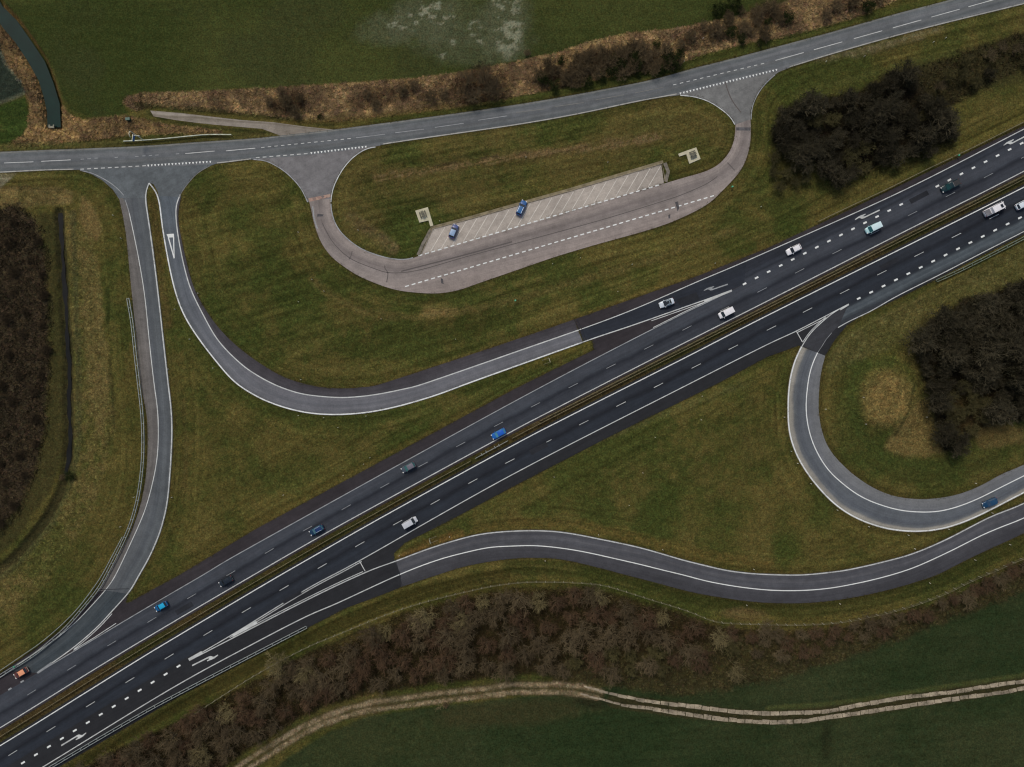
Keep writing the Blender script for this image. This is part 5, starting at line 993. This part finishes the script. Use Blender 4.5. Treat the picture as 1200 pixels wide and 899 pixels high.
def hecto(px, py, label):
    o = empty('distance_marker', W((px, py), max(gz(px, py), -.06)), .4, label, 'marker')
    mb = MB(); mb.tube((0, 0, -.2), (0, 0, 1.0), .05, .05, 8); mb.build('post', M_STEEL, o)
    mb = MB(); mb.box(0, 0, 1.1, .55, .3, .2); mb.tube((0, 0, 1.0), (0, 0, 1.22), .26, .22, 10); mb.build('plate', M_GREEN, o); mb = MB(); mb.box(.1, 0, 1.23, .18, .18, .03); mb.build('cap', plain('mint', C(130, 210, 180), .4) if 'mint' not in bpy.data.materials else bpy.data.materials['mint'], o)
hecto(603.8, 352.6, 'small green marker alone on the grass slope'); hecto(856.8, 220, 'small green marker beside the eastern bend of the lay-by'); hecto(1121, 183.4, 'small green marker at the gap in the dull rail'); hecto(19.6, 779.6, 'small green marker in the rail beside the orange car')
# sign frames at the gore tips
def gore_sign(px, py, rz, label):
    o = empty('sign_frame', W((px, py), -.05), rz, label, 'sign'); mb = MB(); mb.box(0, 0, 1.5, .16, 1.4, .9); mb.build('board', plain('sign back', C(150, 146, 120), .6) if 'sign back' not in bpy.data.materials else bpy.data.materials['sign back'], o)
    for s_ in (-.6, .6):
        mb = MB(); mb.tube((0, s_, 0), (0, s_, 1.95), .07); mb.build('post', M_STEELD, o); mb = MB(); mb.tube((1.9, s_, 0), (0, s_, 1.4), .055); mb.build('strut', M_STEELD, o)
gore_sign(504.6, 633, math.radians(16), 'pale sign board with two back struts on the grass tip between motorway and south ramp')
gore_sign(643.6, 422.2, math.radians(200), 'pale sign board with two back struts on the grass tip below the north ramp')
# blue signpost
o = empty('direction_sign', W((168, 164), -.05), 0, 'white curved mast with blue and white direction panels beside the country road', 'sign')
mb = MB(); mb.tube((0, 0, 0), (0, 0, 6.6), .10, .09, 10); P = [(0, 0, 6.6), (-.1, -.3, 6.85), (-.15, -.8, 6.95), (-.1, -1.3, 6.8), (0, -1.6, 6.5)]
for a, b_ in zip(P[:-1], P[1:]): mb.tube(a, b_, .09, .08, 8)
M_POLE = plain('white mast', C(208, 206, 186), .5); mb.build('mast', M_POLE, o)
M_BLUE = plain('blue sign face', C(70, 112, 168), .4)
for (cx, cy, cz, L, hh, rz) in ((-.75, -.75, 3.6, 1.7, 1.1, math.radians(82)), (.1, -.2, 3.7, 1.9, .5, math.radians(-4))):
    mb = MB(); mb.box(cx, cy, cz, L, .06, hh, rz); p_ = mb.build('panel', M_BLUE if hh > .8 else plain('light blue sign', C(120, 160, 190), .4), o)
    mb = MB(); mb.box(cx, cy, cz + hh / 2 + .03, L + .06, .12, .06, rz); mb.build('panel_rim', M_POLE, o)
mb = MB(); mb.tube((-.1, -.1, 3.7), (0, 0, 3.7), .05); mb.tube((0, 0, 3.6), (-.75, -.2, 3.6), .05); mb.build('bracket', M_STEELD, o)
# culvert head and green box near the canal
mb = MB(); mb.box(0, 0, .05, 1.5, .55, .35); mb.box(-.6, .35, .0, .3, .7, .3); mb.box(.6, .35, .0, .3, .7, .3)
o = mb.build('culvert_head', plain('weathered concrete', C(128, 124, 108), .9, 0, .25)); o.location = W((59.5, 148.6), -.35); tag(o, 'small pale concrete culvert head at the end of the canal', 'culvert')
o = empty('utility_box', W((152, 141), gz(152, 141)), .1, 'small dark green utility box in the reeds above the signpost', 'box'); mb = MB(); mb.box(0, 0, .5, 1.1, .6, 1.0); mb.build('housing', M_DKG, o); mb = MB(); mb.box(0, 0, 1.04, 1.25, .75, .08); mb.build('lid', plain('lid metal', C(52, 84, 74), .5), o)
# broken pale debris by the track
o = empty('debris', W((514, 829), gz(514, 829)), .4, 'pale broken branch pile at the south edge of the farm track', 'debris'); mb = MB()
for i in range(14):
    a = random.uniform(0, 3.14); L = random.uniform(.5, 1.4); cx, cy = random.uniform(-.9, .9), random.uniform(-.4, .4); mb.tube((cx - math.cos(a) * L / 2, cy - math.sin(a) * L / 2, random.uniform(.02, .3)), (cx + math.cos(a) * L / 2, cy + math.sin(a) * L / 2, random.uniform(.05, .45)), .045, .02, 5)
mb.build('branches', M_TW_PALE, o)
# picnic pads and tables
M_PAD = plain('pale paving', C(176, 170, 146), .85, 0, .12, .7)
structure(flat('paved_pad', [(486.6,247),(501.4,242.8),(507.8,264.2),(504.2,265.4),(502.2,258.4),(491.6,261)], 0.06, M_PAD, thick=.15))
structure(flat('paved_pad', [(802.6,177.4),(815.8,172.8),(821,186.4),(807.8,192),(804.2,180.8),(796.2,183.6),(794.7,180.4)], 0.06, M_PAD, thick=.15))
M_TBL = plain('weathered bench wood', C(88, 86, 74), .8, 0, .25, 3)
def picnic(px, py, rz, label):
    o = empty('picnic_table', W((px, py), .06), rz, label, 'picnic table')
    mb = MB()
    for i in range(4): mb.box(0, -.3 + .2 * i, .74, 1.8, .17, .05)
    mb.build('table_top', M_TBL, o)
    for s_ in (-1, 1):
        mb = MB(); mb.box(0, s_ * .78 - .08, .44, 1.8, .14, .05); mb.box(0, s_ * .78 + .08, .44, 1.8, .14, .05); mb.build('seat', M_TBL, o)
        mb = MB(); mb.box(s_ * .6, 0, .38, .1, 1.7, .08); mb.tube((s_ * .6, -.65, 0), (s_ * .6, -.25, .72), .05); mb.tube((s_ * .6, .65, 0), (s_ * .6, .25, .72), .05); mb.build('leg_frame', M_TRIM, o)
picnic(495.8, 251.6, math.radians(18 + 90), 'weathered picnic table on the pale pad left of the parking bays'); picnic(811.6, 181.6, math.radians(22), 'weathered picnic table on the pale pad right of the parking bays')

# ------------------------------------------------------------------ vehicles
def loft(sections, n=14):
    """sections: (x, half width, z bottom, z top, squareness)"""
    V = []; F = []
    for (x, w, z0, z1, sq) in sections:
        zc, zh = (z0 + z1) / 2, (z1 - z0) / 2
        for i in range(n):
            t = 2 * math.pi * (i + .5) / n; c, s_ = math.cos(t), math.sin(t)
            V.append((x, w * math.copysign(abs(c) ** sq, c), zc + zh * math.copysign(abs(s_) ** sq, s_)))
    for k in range(len(sections) - 1):
        for i in range(n): F.append((k * n + i, k * n + (i + 1) % n, (k + 1) * n + (i + 1) % n, (k + 1) * n + i))
    F.append(tuple(range(n))[::-1]); F.append(tuple(range((len(sections) - 1) * n, len(sections) * n)))
    return V, F
def frustum_pts(b, t): return b, t
def car(px, py, ang, L, Wd, kind, paint, label, roof=None, glass=None, rails=False, sunroof=False, bumper=None, light_on=False, lift=0.03):
    """ang: heading in picture degrees (0 = right, counter-clockwise as seen)"""
    nm = {'hatch': 'parked_car' if 'parked' in label else 'car', 'van': 'van', 'pickup': 'pickup_truck', 'saloon': 'car', 'estate': 'car', 'flatvan': 'van'}[kind]
    cat = {'van': 'van', 'pickup': 'pickup truck', 'flatvan': 'van'}.get(kind, 'car')
    o = empty(nm, W((px, py), lift), math.radians(ang), label, cat)
    pm = plain('paint ' + label[:24], C(*paint), .28, .05, .05, 1, .6); rm = plain('roof ' + label[:24], C(*roof), .3, .05, .06, 1, .6) if roof else pm
    gm = plain('glass ' + label[:20], C(*glass), .1, 0, .1, 2, .8) if glass else M_GLASS
    h = L / 2; w = Wd / 2; tall = kind in ('van', 'flatvan')
    belt = 1.0 if not tall else 1.15; roofz = {'hatch': 1.48, 'saloon': 1.43, 'estate': 1.5, 'van': 1.85, 'flatvan': 2.1, 'pickup': 1.75}[kind]
    hood = .86 if not tall else 1.05
    tail = {'saloon': .95, 'pickup': 1.0}.get(kind, belt)
    S_ = [(-h, w * .78, .38, tail - .12, .45), (-h + .12, w * .92, .28, tail, .42), (-h * .6, w, .22, belt, .4), (0, w, .2, belt, .4), (h * .35, w, .22, belt - .02, .4), (h * .62, w * .97, .24, hood, .42), (h - .22, w * .88, .28, hood - .14, .45), (h - .04, w * .72, .36, hood - .3, .5)]
    V, F = loft(S_); bd = mesh_obj('body', V, F, pm, o, True)
    # greenhouse: x rear base, x rear top, x front top, x front base
    g = {'hatch': (-h + .18, -h + .62, h * .12, h * .46), 'saloon': (-h + .75, -h + 1.35, h * .02, h * .44), 'estate': (-h + .15, -h + .5, h * .08, h * .46), 'van': (-h + .06, -h + .14, h * .36, h * .66), 'flatvan': (-h * .42, -h * .38, h * .62, h * .86), 'pickup': (-h * .12, -h * .04, h * .28, h * .52)}[kind]
    xb, xt, ft, fb = g; wb, wt = w * .9, w * .76 if not tall else w * .86; z0, z1 = belt - .06, roofz
    V = [(xb, -wb, z0), (fb, -wb, z0), (fb, wb, z0), (xb, wb, z0), (xt, -wt, z1 - .05), (ft, -wt, z1 - .05), (ft, wt, z1 - .05), (xt, wt, z1 - .05)]
    mesh_obj('cabin', V, [(0, 1, 5, 4), (1, 2, 6, 5), (2, 3, 7, 6), (3, 0, 4, 7), (4, 5, 6, 7)], pm, o)
    # roof: gently crowned panel, a grid
    nx, ny = 6, 5; RV = []; RF = []
    for i in range(nx + 1):
        for j in range(ny + 1):
            u, v = i / nx, j / ny; x = xt - .04 + (ft - xt + .06) * u; y = -wt * 1.02 + 2.04 * wt * v
            RV.append((x, y, z1 - .045 + .055 * (1 - (2 * u - 1) ** 4) * (1 - (2 * v - 1) ** 4)))
    for i in range(nx):
        for j in range(ny): a = i * (ny + 1) + j; RF.append((a, a + ny + 1, a + ny + 2, a + 1))
    mesh_obj('roof', RV, RF, rm, o, True)
    def panel(name, P, inset, push, mat):
        P = [Vector(p) for p in P]; c = sum(P, Vector()) / 4; n = (P[1] - P[0]).cross(P[3] - P[0]).normalized()
        if n.dot(c - Vector(((xb + fb) / 2, 0, (z0 + z1) / 2))) < 0: n = -n
        Q = [c + (p - c) * inset + n * push for p in P]; B_ = [c + (p - c) * inset for p in P]
        mesh_obj(name, [tuple(q_) for q_ in Q + B_], [(0, 1, 2, 3), (0, 4, 5, 1), (1, 5, 6, 2), (2, 6, 7, 3), (3, 7, 4, 0)], mat, o)
    v = V; panel('windscreen', (v[1], v[2], v[6], v[5]), .93, .012, gm)
    if kind != 'flatvan': panel('rear_window', (v[3], v[0], v[4], v[7]), .86, .012, gm)
    for a, b_, c, d_ in ((0, 1, 5, 4), (2, 3, 7, 6)): panel('side_window', (v[a], v[b_], v[c], v[d_]), .86, .012, gm)
    for sx in (-1, 1):
        for sy in (-1, 1):
            wx, wy = sx * h * .62, sy * (w - .1); mb = MB(); mb.tube((wx, wy - .11, .32), (wx, wy + .11, .32), .32, n=16); wh = mb.build('wheel', M_TYRE, o)
            mb = MB(); mb.tube((wx, wy + sy * .1, .32), (wx, wy + sy * .125, .32), .19, n=10); mb.build('rim', M_RIM, wh)
    for sy in (-1, 1):
        mb = MB(); mb.box(h - .14, sy * w * .66, hood - .2, .22, .34, .14); mb.build('headlight', M_LAMP, o)
        mb = MB(); mb.box(-h + .06, sy * w * .74, tail - .16, .12, .22, .16); mb.build('tail_light', M_TAIL, o)
        mb = MB(); mb.box(fb - .28, sy * (w + .1), belt + .05, .14, .22, .14); mb.build('mirror', pm, o)
    if rails:
        for sy in (-1, 1): mb = MB(); mb.tube((xt + .1, sy * wt * .84, z1 + .05), (ft - .05, sy * wt * .84, z1 + .05), .045, n=6); mb.build('roof_rail', plain('chrome rail', C(190, 205, 225), .3, .3) if 'chrome rail' not in bpy.data.materials else bpy.data.materials['chrome rail'], o)
    if sunroof: mb = MB(); cx = xt + (ft - xt) * (.62 if kind != 'flatvan' else .8); mb.box(cx, 0, z1 + .018, .72, wt * 1.15, .02); mb.build('sunroof', M_GLASS, o)
    if bumper:
        bmt = plain('bumper ' + label[:16], C(*bumper), .4)
        mb = MB(); mb.box(h - .1, 0, .5, .2, w * 1.5, .16); mb.build('bumper', bmt, o); mb = MB(); mb.box(-h + .04, 0, .6, .2, w * 1.6, .16); mb.build('bumper', bmt, o)
    if kind == 'pickup':
        mb = MB(); mb.box(-h * .55, 0, 1.0, h * .8, w * 1.5, .06); mb.build('load_bed', M_TRIM, o)
        for sy in (-1, 1): mb = MB(); mb.box(-h * .55, sy * w * .88, 1.02, h * .86, .1, .14); mb.build('bed_side', pm, o)
        mb = MB(); mb.tube((-h * .16, -w * .8, 1.45), (-h * .16, w * .8, 1.45), .05, n=8); mb.build('roll_bar', M_RIM, o)
    if kind == 'flatvan':
        gmt = plain('grey load cover', C(104, 104, 108), .7, 0, .3, 3); mb = MB(); mb.box(-h * .72, 0, 1.1, h * .5, w * 1.7, .12); mb.build('load_cover', gmt, o)
        mb = MB(); mb.box(-h + .1, 0, 1.22, .12, w * 1.7, .14); mb.build('tailboard', M_RIM, o)
    return o
SW = 180 + 27.5; NE = 28
car(531.8, 271.6, 68, 4.1, 1.8, 'hatch', (62, 76, 122), 'parked dark blue car with pale roof in the left parking bays', roof=(128, 152, 182))
car(611, 244.4, 66, 4.5, 1.85, 'estate', (36, 82, 136), 'parked bright blue car with silver roof rails in the middle parking bays', roof=(30, 88, 140), rails=True)
car(780.4, 355.6, 180 + 20, 4.3, 1.8, 'saloon', (196, 204, 212), 'silver saloon with dark sunroof in the upper slip lane by the gore', roof=(120, 134, 144), sunroof=True)
car(849.7, 367, SW, 4.4, 1.85, 'van', (232, 234, 240), 'small plain white van in the fast lane of the upper carriageway')
car(928.8, 293.2, SW - 1, 4.4, 1.85, 'hatch', (226, 232, 236), 'white hatchback close to the edge line of the merging lane')
car(1021.2, 268, SW - 1, 4.5, 1.85, 'van', (168, 204, 208), 'pale turquoise white van crossing the lane dashes under the bent arrow', roof=(200, 220, 226), glass=(30, 84, 86))
car(1112, 218.6, SW - 1, 5.6, 1.95, 'pickup', (18, 42, 46), 'dark green pickup truck with pale lamps at the right of the upper carriageway', glass=(14, 60, 56))
car(1163, 246, NE - 1, 6.3, 2.0, 'flatvan', (222, 226, 232), 'long white van with dark roof hatch and grey rear load bed', sunroof=True)
car(1197, 240, NE - 1, 4.6, 1.85, 'hatch', (206, 214, 220), 'white hatchback cut off by the right edge of the photo')
car(584.4, 508.2, SW + .5, 4.3, 1.8, 'hatch', (28, 92, 166), 'bright blue hatchback beside the central reserve', roof=(20, 84, 178), glass=(70, 130, 150))
car(479, 547.4, SW + 1, 4.2, 1.8, 'estate', (70, 78, 88), 'dark grey car with greenish windscreen in the slow lane', roof=(104, 100, 110), glass=(50, 96, 92))
car(371.8, 620.6, SW + 1.5, 4.3, 1.8, 'estate', (22, 50, 76), 'dark blue car with silver roof rails near the reserve', roof=(20, 46, 92), glass=(60, 100, 112), rails=True)
car(481, 611.6, NE + 1.5, 4.4, 1.8, 'van', (186, 188, 194), 'light grey van heading right on the lower carriageway')
car(265.8, 680.4, SW + 2, 4.0, 1.8, 'hatch', (26, 34, 42), 'black hatchback just left of the reserve in the lower left', bumper=(86, 98, 104))
car(190.4, 709.6, SW + 2, 3.9, 1.7, 'hatch', (14, 84, 132), 'small vivid light blue car by the upper edge line at lower left', roof=(28, 156, 200))
car(26.8, 787.4, SW + 3, 4.2, 1.8, 'hatch', (86, 42, 34), 'dark red car with orange roof beside the rail at far left', roof=(224, 150, 112), bumper=(196, 184, 168))
car(1158, 588.8, 180 + 23, 4.3, 1.8, 'hatch', (20, 58, 88), 'dark blue hatchback alone on the loop ramp', roof=(30, 66, 96), glass=(44, 66, 90), bumper=(90, 110, 120))

# ------------------------------------------------------------------ render settings
scene.render.engine = 'CYCLES'
scene.cycles.filter_width = 1.2
